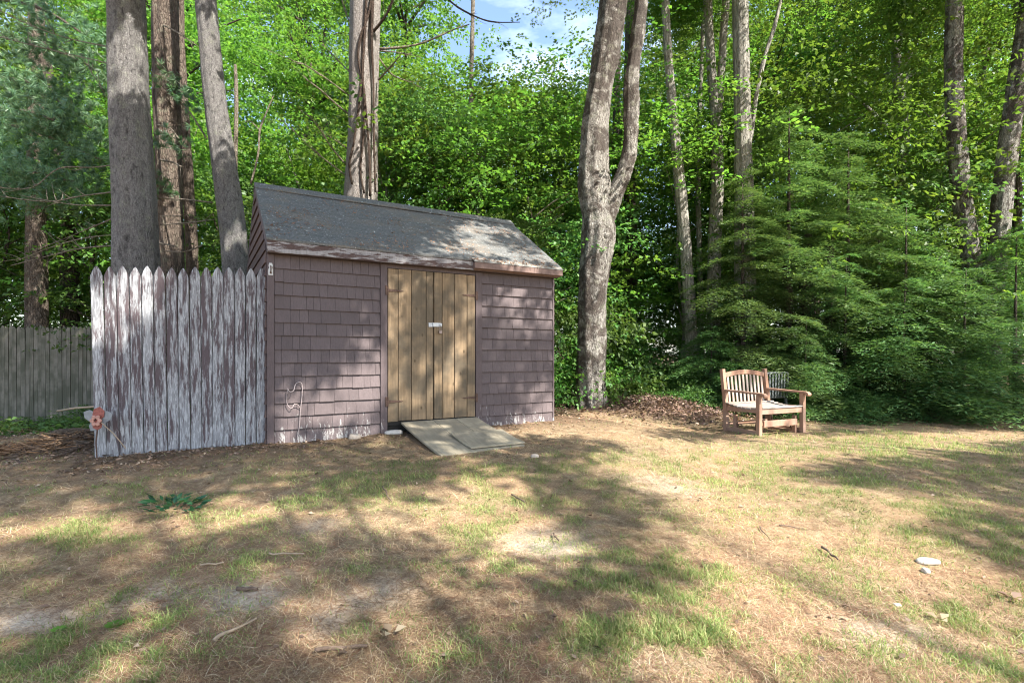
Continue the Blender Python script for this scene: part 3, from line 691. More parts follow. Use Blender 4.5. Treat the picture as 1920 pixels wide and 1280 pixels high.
# grey chair half hidden behind
rc_ = empty('resin_chair', (4.36, 9.05, .14), math.radians(205), label='weathered pale grey chair half hidden by hemlock behind the wooden armchair', cat='chair')
m = MB(); m.tube([(-.24,.23,.42),(-.26,.235,.7),(-.25,.24,.80),(-.20,.24,.83),(.20,.24,.83),(.25,.24,.80),(.26,.235,.7),(.24,.23,.42)], [.016]*8, 8, sub=4)
for k in range(6): m.bar((-.17+.068*k,.23,.42),(-.18+.072*k,.24,.825),.035,.012,(0,1,0))
part('backrest', m, M['resin'], rc_, .003)
m = MB(); m.box(-.25,.25,-.26,.215,.40,.43); part('seat', m, M['resin'], rc_, .01)
for x in (-.24, .24):
    for y in (-.23, .21):
        m = MB(); m.bar((x,y,.398),(x*1.12,y*1.15,-.03),.04,.03,(0,1,0)); part('leg', m, M['resin'], rc_)
    m = MB(); m.bar((x*1.12,.22,.66),(x*1.12,-.24,.64),.05,.025); m.bar((x*1.12,-.225,.628),(x*1.12,-.225,.44),.03,.04,(0,1,0)); part('armrest', m, M['resin'], rc_)

# ------------------------------------------------------------------ small things
def rock(name, px, py, sx, sy, sz, mat, label, cat, seed, dz=0., Y=None, group=None, rz=0):
    bpy_me = MB(); r = random.Random(seed); n1, n2 = 8, 12; v = []; f = []
    for i in range(n1+1):
        th = PI*i/n1
        for k in range(n2):
            ph = 2*PI*k/n2; d = Vector((math.sin(th)*math.cos(ph), math.sin(th)*math.sin(ph), math.cos(th)))
            q = 1+.28*mnoise.noise(d*1.7+Vector((seed*3.1,0,0)))+.12*mnoise.noise(d*4+Vector((seed,9,0)))
            c = [max(-.82, min(.82, x_*q)) for x_ in d]
            v.append((c[0]*sx, c[1]*sy, c[2]*sz))
    for i in range(n1):
        for k in range(n2): f.append((i*n2+k, (i+1)*n2+k, (i+1)*n2+(k+1) % n2, i*n2+(k+1) % n2))
    bpy_me.add(v, f); o = bpy_me.build(name, mat); p = onground(px, py); o.location = (p[0], p[1], p[2]+sz*.45+dz); o.rotation_euler = (0, 0, rz)
    o.modifiers.new('sub', 'SUBSURF').render_levels = 1
    return tag(o, label, cat, group)
rock('stone', 738, 813, .13, .07, .035, M['sand_stone'], 'flat pale broken slab beside the left foot of the ramp', 'stone', 1, rz=.2)
rock('stone', 727, 801, .08, .05, .04, M['stone'], 'small brown stone under the door sill left of the ramp', 'stone', 2)
rock('stone', 665, 822, .08, .06, .045, M['stone'], 'rounded tan stone at the foot of the left shed wall', 'stone', 3)
rock('stone', 1003, 858, .05, .04, .03, M['stone'], 'small tan stone on bare soil right of the ramp foot', 'stone', 4)
wb = rock('white_debris', 1740, 1055, .078, .035, .022, M['whitestone'], 'bright white broken chunk lying on the sunny lawn', 'debris', 5, rz=-.12)
rock('white_debris', 1736, 1072, .022, .03, .018, M['whitestone'], 'little white fragment just below the larger white chunk', 'debris', 6)
rock('stone', 1682, 1136, .022, .016, .012, M['whitestone'], 'tiny white pebble on dry grass in the lower right lawn', 'stone', 8)
def stick(px0, py0, px1, py1, r0, mat, label, seed, name='stick', lift=.012, r1=None):
    a = onground(px0, py0); b = onground(px1, py1); m = MB(); n = 6; rr = random.Random(seed); pts = []
    for i in range(n):
        u = i/(n-1); p = a+(b-a)*u; p[2] = g1(p[0], p[1])+lift+rr.uniform(0,.008); p[0] += rr.uniform(-.008,.008); pts.append(p-a)
    m.tube(pts, np.linspace(r0, r1 or r0*.6, n), 8, sub=3, lump=r0*.25, seed=seed); o = m.build(name, mat, None, a, True)
    return tag(o, label, 'stick', None)
stick(398, 1206, 482, 1166, .009, M['twig_pale'], 'long pale stick lying slantwise on soil in the lower left lawn', 1)
stick(502, 1043, 572, 1043, .006, M['twig_pale'], 'thin straight pale stick on the bare patch below the dark green plant', 2)
stick(375, 1063, 420, 1060, .005, M['twig_pale'], 'short whitish twig left of the straight pale stick', 3)
stick(447, 1108, 484, 1110, .011, M['twig'], 'short dark bark strip on grey sandy soil', 4)
stick(1540, 1030, 1573, 1054, .009, M['twig'], 'stout dark stick on the sunny lawn left of the white chunk', 5)
stick(1424, 992, 1445, 1018, .004, M['twig'], 'thin dark twig pointing down left of the stout dark stick', 6)
stick(1462, 988, 1510, 994, .0045, M['twig'], 'thin dark twig lying level above the stout dark stick', 7)
stick(1036, 1003, 1048, 1018, .006, M['twig'], 'tiny dark twig on the pale sandy spot in mid lawn', 8)
stick(960, 930, 984, 944, .007, M['twig'], 'small dark twig on green grass below the ramp', 9)
stick(718, 915, 732, 942, .006, M['twig'], 'small dark twig upright in the shaded grass below the shed', 10)
stick(590, 1226, 690, 1216, .009, M['twig'], 'thin dark twig among wood chips at the bottom of the lawn', 11)
stick(150, 842, 95, 862, .016, M['twig'], 'dark stick at the foot of the debris heap', 12)
# debris heap logs beside the fence
for i, (a, b, r, lb) in enumerate([((98,848,5.9),(178,812,5.9),.032,'grey rotten log on top of the debris heap by the fence'),
                                   ((85,852,5.7),(172,838,5.65),.03,'dark rotten log lying low in front of the debris heap'),
                                   ((120,832,6.05),(182,822,6.0),.022,'slim brown branch log at the back of the debris heap')]):
    pa = P(*a); pb = P(*b); m = MB(); pts = [pa+(pb-pa)*u+np.array([0, 0, .02*math.sin(5*u+i)]) for u in np.linspace(0, 1, 6)]
    pts = [np.array([p[0], p[1], g1(p[0], p[1])+r*.6+(.07 if i == 0 else 0)]) for p in pts]; o_ = pts[0].copy()
    m.tube([p-o_ for p in pts], [r, r*1.1, r, r*.95, r*.8, r*.6], 12, sub=4, lump=r*.4, seed=i); tag(m.build('log', M['log'], None, o_, True), lb, 'log')
# straw patch + brush sticks (uncountable)
def sticks_stuff(name, n, gen, mat, label, cat, L=(.15,.5), R=(.003,.008), el=.35):
    C, Ls = gen(n), rng.uniform(*L, n); az = rng.random(n)*2*PI; e = rng.normal(.05, el, n)
    A = np.stack([np.cos(az)*np.cos(e), np.sin(az)*np.cos(e), np.sin(e)], 1); up = unit(np.cross(A, rand_dirs(n))); sd = np.cross(A, up); r = rng.uniform(*R, n)[:, None]
    V = []
    for t, q in ((0, 1.), (1, .5)):
        for k in range(3):
            an = 2*PI*k/3; V.append(C+A*(Ls*t)[:, None]+(up*math.cos(an)+sd*math.sin(an))*r*q)
    V = np.stack(V, 1).reshape(-1, 3); b = np.arange(n)[:, None]*6
    F = np.concatenate([b+np.array([0,1,4,3]), b+np.array([1,2,5,4]), b+np.array([2,0,3,5])], 1).reshape(-1, 4)
    return tag(link(name, raw_mesh(name, V, F, mat)), label, cat, kind='stuff')
def gen_mound(n):
    x = rng.normal(2.75, .75, n); y = rng.normal(9.45, .5, n); return np.stack([x, y, gsurf(x, y)+rng.random(n)*.05], 1)
sticks_stuff('brush_twigs', 700, gen_mound, M['twig'], 'tangle of dead twigs and stems on the brush mound beside the forked tree', 'brush', (.08,.3), (.002,.005))
def gen_heap(n):
    x = rng.normal(-4.75, .4, n); y = rng.normal(5.85, .28, n); return np.stack([x, y, gsurf(x, y)+rng.random(n)*.05], 1)
sticks_stuff('brush_twigs', 350, gen_heap, M['twig'], 'dark tangle of twigs on the debris heap left of the pickets', 'brush', (.1,.4), (.004,.009), .2)
def gen_straw(n):
    c = P(60, 838, 5.7); x = rng.normal(c[0]-.1, .32, n); y = rng.normal(5.65, .16, n); return np.stack([x, y, gsurf(x, y)+.01+rng.random(n)*.04], 1)
sticks_stuff('orange_straw', 900, gen_straw, M['needle_litter'], 'orange brown straw heap beside the rotten logs at the left edge', 'straw', (.06,.2), (.003,.006), .25)

# garden ornament leaning at the fence end
orn = empty('garden_ornament', P(182, 788, 4.86), 0, label='faded red flower shaped metal ornament with grey side petals at the fence end', cat='ornament')
def petal(ang, l, w_, mat, name, y=0., tilt=.3):
    m = MB(); pr = [(0,-w_*.15),(l*.35,-w_*.5),(l*.75,-w_*.45),(l,0),(l*.75,w_*.45),(l*.35,w_*.5),(0,w_*.15)]
    c, s_ = math.cos(ang), math.sin(ang); m.prism([(a*c-b*s_, a*s_+b*c) for a, b in pr], 'y', y-.003, y+.003); o = m.build(name, mat, orn); return bevel(o, .002)
petal(math.radians(150), .155, .10, M['grey_metal'], 'petal', .012); petal(math.radians(25), .15, .10, M['grey_metal'], 'petal', .012)
petal(math.radians(235), .12, .09, M['grey_metal'], 'petal', .012); petal(math.radians(80), .13, .11, M['red_metal'], 'petal', .004); petal(math.radians(270), .09, .09, M['red_metal'], 'petal', .002)
for k in range(6):
    m = MB(); a = k*PI/3; m.prism([(.035*math.cos(a)+.02*math.cos(t*PI/4), .035*math.sin(a)+.02*math.sin(t*PI/4)) for t in range(8)], 'y', -.022, -.006); bevel(m.build('blossom', M['pink_metal'], orn), .004)
m = MB(); b_ = P(236, 828, 4.86)-P(182, 788, 4.86); m.tube([(.05,-.012,-.02), tuple(b_*.6+np.array([0,-.01,0])), tuple(b_+np.array([0,.0,-.06]))], [.004]*3, 6); m.build('rod', M['twig_pale'], orn)
m = MB(); m.tube([(0,.01,-.05),(-.02,.012,-.2),(-.01,.015,g1(*P(182,788,4.86)[:2])-P(182,788,4.86)[2]-.03)], [.006]*3, 6); m.build('stake', M['iron'], orn)
pa = P(108, 770, 6.2); pb = P(180, 762, 5.6); m = MB(); m.tube([np.zeros(3), (pb-pa)*.5+np.array([0,0,.01]), pb-pa], [.012,.011,.010], 8); 
o = m.build('pole', M['twig_pale'], None, pa, True); tag(o, 'pale slim stick jutting level from behind the left picket', 'stick')
pa0 = pa.copy(); pa0[2] = g1(pa[0], pa[1])
def gen_litter_mound(n):
    x = rng.normal(2.7, .8, n); y = rng.normal(9.3, .55, n); return np.stack([x, y, gsurf(x, y)+.005+rng.random(n)**2*.09], 1)
n = 4500; C = gen_litter_mound(n); V, F = leaf_arrays(C, unit(rand_dirs(n)*np.array([1,1,.5])), unit(np.array([0,0,1.])+rng.normal(0,.6,(n,3))), rng.uniform(.03,.08,n), rng.uniform(.02,.05,n))
tag(link('leaf_litter', raw_mesh('leaf_litter', V, F, M['litter'])), 'heaped brown dead leaves covering the mound beside the armchair', 'leaf litter', kind='stuff')
n = 1500; lx = rng.random(n)*3.66; t = rng.random(n)**1.2; cl = np.array([mnoise.noise(Vector((a*1.3, b*2.5, 4.))) for a, b in zip(lx, t)]); k = cl+.25*rng.random(n) > .12; lx = lx[k]; t = t[k]; n = len(lx)
C = np.array([W2(a, 1.385*b-.135, EAVE+.03+.92*b-.008) for a, b in zip(lx, t)]); ex = rng.random(220)*1.3+2.3
C = np.concatenate([C, np.array([W2(a, -.10-.10*b, EAVE+.018-.05*b+.012) for a, b in zip(ex, rng.random(220))])]); n = len(C)
nrm = np.array([.51*.55, -.86*.55, .83]); A = rand_dirs(n); A = unit(A-nrm*(A@nrm)[:, None])
V, F = leaf_arrays(C, A, unit(nrm+rng.normal(0,.25,(n,3))), rng.uniform(.015,.06,n), rng.uniform(.004,.018,n))
tag(link('roof_litter', raw_mesh('roof_litter', V, F, M['needle_litter'])), 'orange brown needles and leaf bits lying on the shed roof', 'leaf litter', kind='stuff')
#PART3
# ------------------------------------------------------------------ big trunks
def px_path(pts, Y, base=None, top=None):
    """(px, py, width px) rows at depth Y -> points and radii"""
    P_ = [P(a, b, Y) for a, b, _ in pts]; R_ = [wd/2/FPX*Y/math.sqrt(1+((a-CX)/FPX)**2) for a, _, wd in pts]   # true radius of an off-axis trunk
    return np.array(P_), np.array(R_)
def big_tree(name, label, cat, pts, Y, mat, seed, lump=.012, ridges=1, fine=.008, extra=(), flare=1.35, ztop=13, group=None, dY=0.):
    """trunk drawn through photo rows (bottom to top), rooted in the ground and carried on upwards"""
    p, r = px_path(pts, Y); d = p[-1]-p[-2]; d = d/np.linalg.norm(d)
    gx, gy = p[0][0], p[0][1]; zb = g1(gx, gy)
    low = p[0].copy(); dz = max(p[0][2]-zb, .1); s_ = (p[1]-p[0])/max(p[1][2]-p[0][2], .1)
    base = p[0]-s_*dz*.5; base[2] = zb-.15; mid = p[0]-s_*dz*.3; mid[2] = zb+.25
    P2 = [base]+([mid] if p[0][2] > zb+.6 else [])+list(p); R2 = [r[0]*flare]+([r[0]*1.08] if p[0][2] > zb+.6 else [])+list(r)
    zt = P2[-1][2]
    k = 0
    while P2[-1][2] < ztop and k < 8:
        k += 1; P2.append(P2[-1]+np.array([d[0]*.6, .03*math.sin(seed+k), 1.])*2.0*np.array([1, 1, 1/1.0])); R2.append(R2[-1]*.84)
    root = empty(name, (base[0], base[1], zb), label=label, cat=cat, group=group)
    O = np.array([base[0], base[1], zb])
    P2 = np.array(P2)-O; P2[:, 1] += dY*(P2[:, 2])
    m = MB(); m.tube(P2, R2, 52, lump=lump, sub=20, ridges=ridges, seed=seed, fine=fine)
    for e in extra:
        q, rr = px_path(e, Y); q = q-O; q = list(q); rr = list(rr)
        dd = (q[-1]-q[-2])/np.linalg.norm(q[-1]-q[-2]); q.append(q[-1]+dd*2); rr.append(rr[-1]*.7); q.append(q[-1]+dd*2); rr.append(rr[-1]*.5)
        m.tube(q, rr, 28, lump=lump*.8, sub=12, ridges=ridges, seed=seed+5, fine=fine)
    m.build('trunk', mat, root, None, True)
    return root, O
def branch(root, O, rows, Y, mat, name='dead_branch', sub=4):
    m = MB(); pts = np.array([P(a, b, Y+dy)-O for a, b, _, dy in rows]); r = [wd/2/FPX*Y*(.6 if name == 'dead_branch' else 1) for _, _, wd, _ in rows]
    m.tube(pts, r, 7, sub=sub, lump=.004, seed=len(rows)); return m.build(name, mat, root, None, True)
def twigs_along(root, O, rows, Y, n, mat, seed, L=.5):
    r = random.Random(seed); pts = [P(a, b, Y+dy)-O for a, b, _, dy in rows]
    m = MB()
    for i in range(n):
        u = r.uniform(.25, 1)*(len(pts)-1); k = min(int(u), len(pts)-2); p = pts[k]+(pts[k+1]-pts[k])*(u-k); d = (pts[k+1]-pts[k]); d = d/np.linalg.norm(d)
        q = d*.7+np.array([r.uniform(-.5,.5), r.uniform(-.4,.4), r.uniform(-.35,.6)]); l = r.uniform(.4,1)*L
        m.tube([p, p+q*l*.5, p+q*l+np.array([0,0,r.uniform(-.05,.08)])], [.006,.004,.002], 5, sub=2)
    return m.build('twig', mat, root, None, True)

t1, o1 = big_tree('pine_tree', 'thickest grey pine trunk rising behind the peeling picket fence', 'tree', [(256,520,91),(250,350,84),(243,200,80),(238,60,76),(235,-40,74)], 6.6, M['bark_pine'], 1)
t2, o2 = big_tree('pine_tree', 'brown pine with dead stubs standing between the two grey pines', 'tree', [(322,560,50),(319,430,49),(314,250,50),(311,100,50),(309,-40,48)], 8.8, M['bark_pine_dark'], 2, ridges=2)
t2b, o2b = big_tree('pine_tree', 'slim dark pine stem just right of the brown pine with stubs', 'tree', [(361,560,24),(357,420,23),(348,280,22),(339,120,19),(335,-40,18)], 9.4, M['bark_pine_dark'], 3)
t3, o3 = big_tree('pine_tree', 'leaning grey pine trunk beside the left end of the shed roof', 'tree', [(446,560,54),(441,490,52),(432,390,50),(418,290,47),(404,190,43),(392,80,41),(384,-30,40)], 8.3, M['bark_pine'], 4)
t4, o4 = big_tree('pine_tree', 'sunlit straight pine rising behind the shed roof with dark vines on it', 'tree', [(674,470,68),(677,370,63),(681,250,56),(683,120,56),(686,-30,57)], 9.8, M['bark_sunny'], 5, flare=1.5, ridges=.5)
t5, o5 = big_tree('maple_tree', 'forked maple with a knobbly burl standing right of the shed', 'tree',
    [(1110,765,60),(1109,690,54),(1110,600,51),(1113,520,53),(1119,460,62),(1121,435,64),(1119,405,56),(1115,372,60),(1113,348,62),(1112,318,56),(1115,240,50),(1124,170,46),(1136,100,48),(1146,30,50),(1152,-40,50)], 9.4, M['bark_maple'], 6, lump=.026, ridges=1.2, fine=.022, flare=1.25,
    extra=[[(1124,440,34),(1142,392,34),(1158,352,30),(1172,315,27),(1181,270,27),(1183,200,27),(1187,130,25),(1196,60,24),(1203,0,23),(1206,-40,22)]])
for (px, py, r, nm) in ((1134,441,.11,'burl'),(1126,450,.10,'burl')):
    m = MB(); c = P(px, py, 9.2 if px > 1100 else 9.3)-o5; m.tube([c+np.array([0,0,-r]), c+np.array([0,0,-r*.6]), c, c+np.array([0,0,r*.6]), c+np.array([0,0,r])], [r*.3, r*.8, r, r*.75, r*.25], 14, lump=.03, sub=3, seed=px); m.build(nm, M['bark_maple'], t5, None, True)
t6, o6 = big_tree('slender_tree', 'slender wavy grey tree right of the forked maple', 'tree', [(1297,690,26),(1295,600,23),(1288,500,21),(1280,400,21),(1271,310,20),(1262,210,17),(1253,110,15),(1247,0,14),(1245,-40,14)], 11.2, M['bark_pale'], 7)
t7, o7 = big_tree('slender_tree', 'pale tree splitting into two upright stems midway up', 'tree', [(1338,690,29),(1338,560,26),(1341,440,25),(1345,340,23),(1344,250,22),(1338,180,17),(1332,100,17),(1327,0,16),(1325,-40,16)], 11.6, M['bark_pale'], 8,
    extra=[[(1344,260,14),(1347,210,14),(1352,140,14),(1357,60,14),(1361,0,14),(1363,-40,13)]])
t7b, o7b = big_tree('slender_tree', 'thinnest dark stem between the wavy tree and the split tree', 'tree', [(1316,690,11),(1312,500,10),(1309,350,9),(1312,200,8),(1318,60,7),(1320,-40,6)], 12.6, M['bark_pale'], 9)
t8, o8 = big_tree('slender_tree', 'stout straight grey tree with a thin pale side stem', 'tree', [(1398,690,44),(1398,560,42),(1396,430,38),(1394,300,33),(1392,180,31),(1389,60,30),(1388,-40,30)], 10.9, M['bark_pale'], 10,
    extra=[[(1402,290,10),(1411,230,9),(1420,170,8.5),(1436,100,8),(1452,50,7.5),(1464,0,7),(1472,-40,7)]])
t9, o9 = big_tree('oak_tree', 'straight grey trunk above the hemlocks near the right edge', 'tree', [(1838,600,46),(1828,520,43),(1814,440,41),(1803,370,40),(1796,290,38),(1790,200,37),(1787,100,36),(1790,0,36),(1792,-40,36)], 11, M['bark_maple'], 11)
t10, o10 = big_tree('oak_tree', 'grey trunk leaning right at the right edge of the photo', 'tree', [(1856,600,48),(1862,540,45),(1871,460,43),(1880,360,42),(1891,270,42),(1905,170,41),(1922,60,40),(1936,-40,40)], 10.8, M['bark_maple'], 12)
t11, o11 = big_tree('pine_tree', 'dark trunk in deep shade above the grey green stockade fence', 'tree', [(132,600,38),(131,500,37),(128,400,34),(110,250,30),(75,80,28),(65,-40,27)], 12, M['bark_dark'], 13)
t12, o12 = big_tree('dead_snag', 'short bare grey snag left of the shed roof ridge', 'snag', [(436,520,10),(438,400,9.5),(441,300,9),(443,200,8),(441,122,5)], 9.6, M['dead_wood'], 14, ztop=0, ridges=0, fine=0)
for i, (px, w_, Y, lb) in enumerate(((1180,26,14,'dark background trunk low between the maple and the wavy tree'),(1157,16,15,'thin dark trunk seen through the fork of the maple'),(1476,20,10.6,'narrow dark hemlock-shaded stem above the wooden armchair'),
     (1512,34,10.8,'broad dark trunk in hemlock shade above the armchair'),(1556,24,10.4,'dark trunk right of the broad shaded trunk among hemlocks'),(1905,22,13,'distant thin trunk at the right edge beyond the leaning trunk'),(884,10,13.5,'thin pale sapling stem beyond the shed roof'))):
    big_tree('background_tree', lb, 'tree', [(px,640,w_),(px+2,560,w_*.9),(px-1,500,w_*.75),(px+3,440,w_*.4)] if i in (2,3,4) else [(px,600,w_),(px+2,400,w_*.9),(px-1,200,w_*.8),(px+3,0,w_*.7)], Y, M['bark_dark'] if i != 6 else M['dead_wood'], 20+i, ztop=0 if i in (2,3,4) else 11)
# vines on the pine behind the shed
for rows in ([(683,362,4,-.34),(676,320,4,-.30),(681,260,4,-.29),(684,190,5,-.29),(680,140,5,-.29),(684,60,5,-.29),(688,-20,5,-.3)],[(694,368,5,-.32),(693,300,5,-.28),(688,230,4,-.29),(682,165,4,-.29),(672,110,4,-.28),(676,70,4,-.29),(690,30,4,-.28),(698,-10,4,-.27)],
             [(660,345,4,-.30),(655,310,4,-.27),(663,270,4,-.29),(671,215,4,-.29),(678,150,4,-.29)],[(704,360,4,-.27),(701,250,4,-.22),(700,150,4,-.22),(697,70,6,-.26),(700,-20,6,-.24)]):
    branch(t4, o4, rows, 9.8, M['stem'], 'vine')
for i, rows in enumerate(([(655,215,6,0),(630,195,5,-.1),(600,168,4,-.3),(575,150,3,-.4)],[(655,180,5,0),(615,150,4,-.3),(572,122,3,-.5),(548,115,2,-.6)],[(660,140,4,0),(640,120,4,.2),(605,84,3,.3)],[(650,310,5,-.1),(620,275,4,-.4),(595,235,3,-.7),(572,210,2,-.8)],
             [(650,330,5,-.1),(610,300,4,-.4),(580,275,3,-.7),(545,240,2,-.9)],[(652,280,4,0),(632,265,3,-.3),(610,252,2,-.5)],[(712,92,8,0),(760,88,7,.1),(800,78,6,.2),(850,56,4,.3),(880,46,3,.4)],[(700,60,10,-.2),(720,35,8,-.3),(735,5,7,-.4),(742,-25,6,-.5)],
             [(710,150,6,-.1),(730,128,5,-.3),(750,105,3,-.5)],[(710,108,4,0),(735,140,4,.1),(770,155,3,.2),(800,170,2,.2)],[(708,95,5,0),(740,98,4,.3),(780,105,2,.4)],[(830,-10,6,1),(860,15,6,1),(900,35,5,1),(930,42,4,1),(975,42,2.5,1)],[(655,40,5,0),(645,15,4,0),(636,-20,4,0)])):
    branch(t4, o4, rows, 9.8, M['dead_wood'] if i not in (7,11) else M['stem']); twigs_along(t4, o4, rows, 9.8, 5, M['dead_wood'], i)
for i, rows in enumerate(([(212,310,5,-.1),(170,314,4,-.2),(110,316,3,-.3),(60,352,2.5,-.4),(0,352,2,-.5)],[(212,360,5,0),(150,368,4,.3),(90,378,3,.5),(0,368,2,.6)],[(212,385,4,0),(140,384,3,.2),(80,374,2,.3)],[(216,408,5,0),(175,425,4,.3),(110,452,3,.5)],[(216,440,4,0),(160,446,3,.2),(100,462,3,.3),(30,490,2,.4)],
             [(216,460,5,.1),(150,466,4,.2),(90,480,3,.3),(20,498,2,.4)],[(212,90,4,0),(120,70,3,.3),(40,40,2,.4),(0,20,2,.5)],[(214,205,3,.1),(150,100,2,.4)],[(208,120,4,0),(100,95,3,.3),(0,70,2,.4)])):
    branch(t1, o1, rows, 6.6, M['dead_wood']); twigs_along(t1, o1, rows, 6.6, 6, M['dead_wood'], 50+i, .4)
for i, rows in enumerate(([(300,300,6,-.2),(325,305,5,-.5),(340,313,4,-.7)],[(300,372,5,-.2),(345,374,4,-.5),(400,380,3,-.8)],[(300,422,4,-.2),(350,418,4,-.6),(405,411,2,-.9)],[(330,185,6,0),(355,210,6,-.2),(375,240,5,-.4),(388,262,3,-.5)],[(300,405,4,-.3),(340,405,3,-.6)],[(305,470,4,-.3),(345,472,4,-.6),(380,460,3,-.7)],
             [(290,40,4,0),(330,60,4,-.4),(375,90,2,-.7)],[(295,235,5,-.2),(318,240,5,-.5),(335,260,4,-.6)],[(295,455,5,-.3),(330,462,4,-.6)])):
    branch(t2, o2, rows, 8.8, M['dead_wood']); twigs_along(t2, o2, rows, 8.8, 4, M['dead_wood'], 70+i, .35)
for i, rows in enumerate(([(470,345,7,0),(484,290,6,0),(487,245,6,0),(500,210,4,0),(513,180,3,0)],[(487,245,4,0),(470,228,3,0),(455,230,2,0)])):
    branch(t12, o12, rows, 9.4, M['dead_wood'], 'dead_branch')

# ------------------------------------------------------------------ foliage
def spray_leaves(C, H, n, R, leafL, flat=.35, droop=.15):
    """fans of n leaves: C bases (k,3), H outward directions (k,3)"""
    k = len(C); C_ = np.repeat(C, n, 0); H_ = np.repeat(unit(H), n, 0); m_ = k*n
    Nn = unit(np.repeat(np.array([0,0,1.])+rng.normal(0, .28, (k, 3)), n, 0))
    Sd = unit(np.cross(H_, Nn)); t = rng.random(m_)**.7; sd = rng.uniform(-1, 1, m_)*(.25+.55*t*(1-.3*t))
    pos = C_+H_*(t*R)[:, None]+Sd*(sd*R)[:, None]-np.array([0,0,1.])*(droop*R*t**2)[:, None]+Nn*rng.normal(0, .05*R, m_)[:, None]
    A = unit(H_*.7+Sd*(sd*1.6)[:, None]+rng.normal(0, .45, (m_, 3))-np.array([0,0,.25]))
    N2 = unit(Nn+rng.normal(0, flat, (m_, 3)))
    L = leafL*rng.uniform(.65, 1.25, m_)
    return pos, A, N2, L
def crown_mesh(name, mat, z0, z1, rad, n_bough, sprays, n_leaf, leafL, shape='oval', hole=.45, seed=0):
    """leafy crown: boughs of flat sprays through an uneven volume, gaps between"""
    rs = np.random.default_rng(seed); B = []
    while len(B) < n_bough:
        u = rs.random(); z = z0+(z1-z0)*u
        if shape == 'oval': rr = rad*(.35+.65*math.sin(PI*min(1, .12+u*.86))**.7)
        elif shape == 'column': rr = rad*(.75+.25*math.sin(7*u))*(1-.55*u**3)
        else: rr = rad*math.sqrt(max(0, 1-u**2))+.1
        a = rs.random()*2*PI; q = math.sqrt(rs.random()*.85+.15)*rr; p = np.array([q*math.cos(a), q*math.sin(a), z])
        if mnoise.noise(Vector((p[0]*.5+seed*7, p[1]*.5, p[2]*.45)))*.5+.5 < hole: continue
        B.append(p)
    B = np.array(B); Cs = []; Hs = []
    bs = (z1-z0)*.07+.25
    for p in B:
        out = np.array([p[0], p[1], 0]); out = out/(np.linalg.norm(out)+.01)
        off = rs.normal(size=(sprays, 3))*np.array([bs, bs, bs*.32]); Cs.append(p+off); Hs.append(out*.8+rs.normal(size=(sprays, 3))*np.array([.6,.6,.12]))
    C = np.concatenate(Cs); H = np.concatenate(Hs)
    pos, A, N2, L = spray_leaves(C, H, n_leaf, .42, leafL)
    V, F = leaf_arrays(pos, A, N2, L, L*.62)
    return raw_mesh(name, V, F, mat)
def trunk_mesh(name, h, r, mat, seed, limbs=16, spread=2.0):
    q = random.Random(seed); m = MB(); pts = [(q.uniform(-.08,.08)*i, q.uniform(-.08,.08)*i, h*i/6-.2*(i == 0)) for i in range(7)]
    m.tube(pts, [r*(1-.13*i) for i in range(7)], 10, sub=3, lump=r*.15, seed=seed)
    for i in range(limbs):
        u = q.uniform(.25, .95); k = u*6; a = np.array(pts[int(k)]); b = np.array(pts[min(int(k)+1, 6)]); p = a+(b-a)*(k-int(k)); an = q.uniform(0, 2*PI); l = spread*q.uniform(.5, 1)
        m.tube([p, p+np.array([math.cos(an)*l*.5, math.sin(an)*l*.5, l*.35]), p+np.array([math.cos(an)*l, math.sin(an)*l, l*.55])], [r*.35, r*.22, r*.06], 6, sub=3)
    return m.mesh(name, mat, True)
CR = [crown_mesh('crown', M['leaf'], 2.0, 11.5, 3.0, 100, 22, 18, .102, 'oval', .50, 1), crown_mesh('crown', M['leaf'], 1.2, 12.5, 3.3, 108, 22, 18, .102, 'oval', .50, 2),
      crown_mesh('crown', M['leaf'], 2.5, 11.0, 2.7, 85, 22, 18, .10, 'column', .49, 3)]
UN = [crown_mesh('crown', M['leaf_dark'], .5, 4.6, 1.9, 44, 16, 16, .09, 'oval', .52, 4), crown_mesh('crown', M['leaf_dark'], .4, 5.4, 1.7, 46, 16, 16, .09, 'column', .52, 5), crown_mesh('crown', M['leaf'], .7, 6.2, 2.1, 52, 16, 16, .092, 'oval', .52, 6)]
BU = [crown_mesh('foliage', M['leaf_bush'], .05, 1.0, .8, 26, 10, 13, .075, 'dome', .40, 8), crown_mesh('foliage', M['leaf_dark'], .05, 1.2, .9, 30, 10, 13, .085, 'dome', .40, 9)]
TRK = [trunk_mesh('trunk', 11, .17, M['bark_dark'], 1), trunk_mesh('trunk', 12, .2, M['bark_pale'], 2), trunk_mesh('trunk', 10.5, .15, M['bark_dark'], 3)]
UTK = [trunk_mesh('trunk', 4.2, .05, M['dead_wood'], 4, 12, 1.2), trunk_mesh('trunk', 5.0, .05, M['bark_dark'], 5, 12, 1.1), trunk_mesh('trunk', 5.8, .06, M['bark_pale'], 6, 12, 1.4)]
def wood_tree(x, y, kind, i, s, zs, rz):
    crown, trk = (CR, TRK) if kind == 'tall' else (UN, UTK)
    nm, lb, gp = (('woodland_tree', 'tall leafy green tree massed in the background wood', 'tall leafy trees massed behind the shed') if kind == 'tall' else
                  ('understory_tree', 'low leafy young tree filling the wood edge behind the trunks', 'young leafy trees along the wood edge'))
    r = empty(nm, (x, y, g1(x, y)-.05), rz, label=lb, cat='tree', group=gp); r.scale = (s, s, zs)
    link('trunk', trk[i], r); link('crown', crown[i], r)
R = random.Random(12)
def gap_top(x, y, rad):
    k = x/y; return 1.3+y*.47 if -.02-rad/y < k < .08+rad/y else 99          # an opening in the canopy lets the sky show
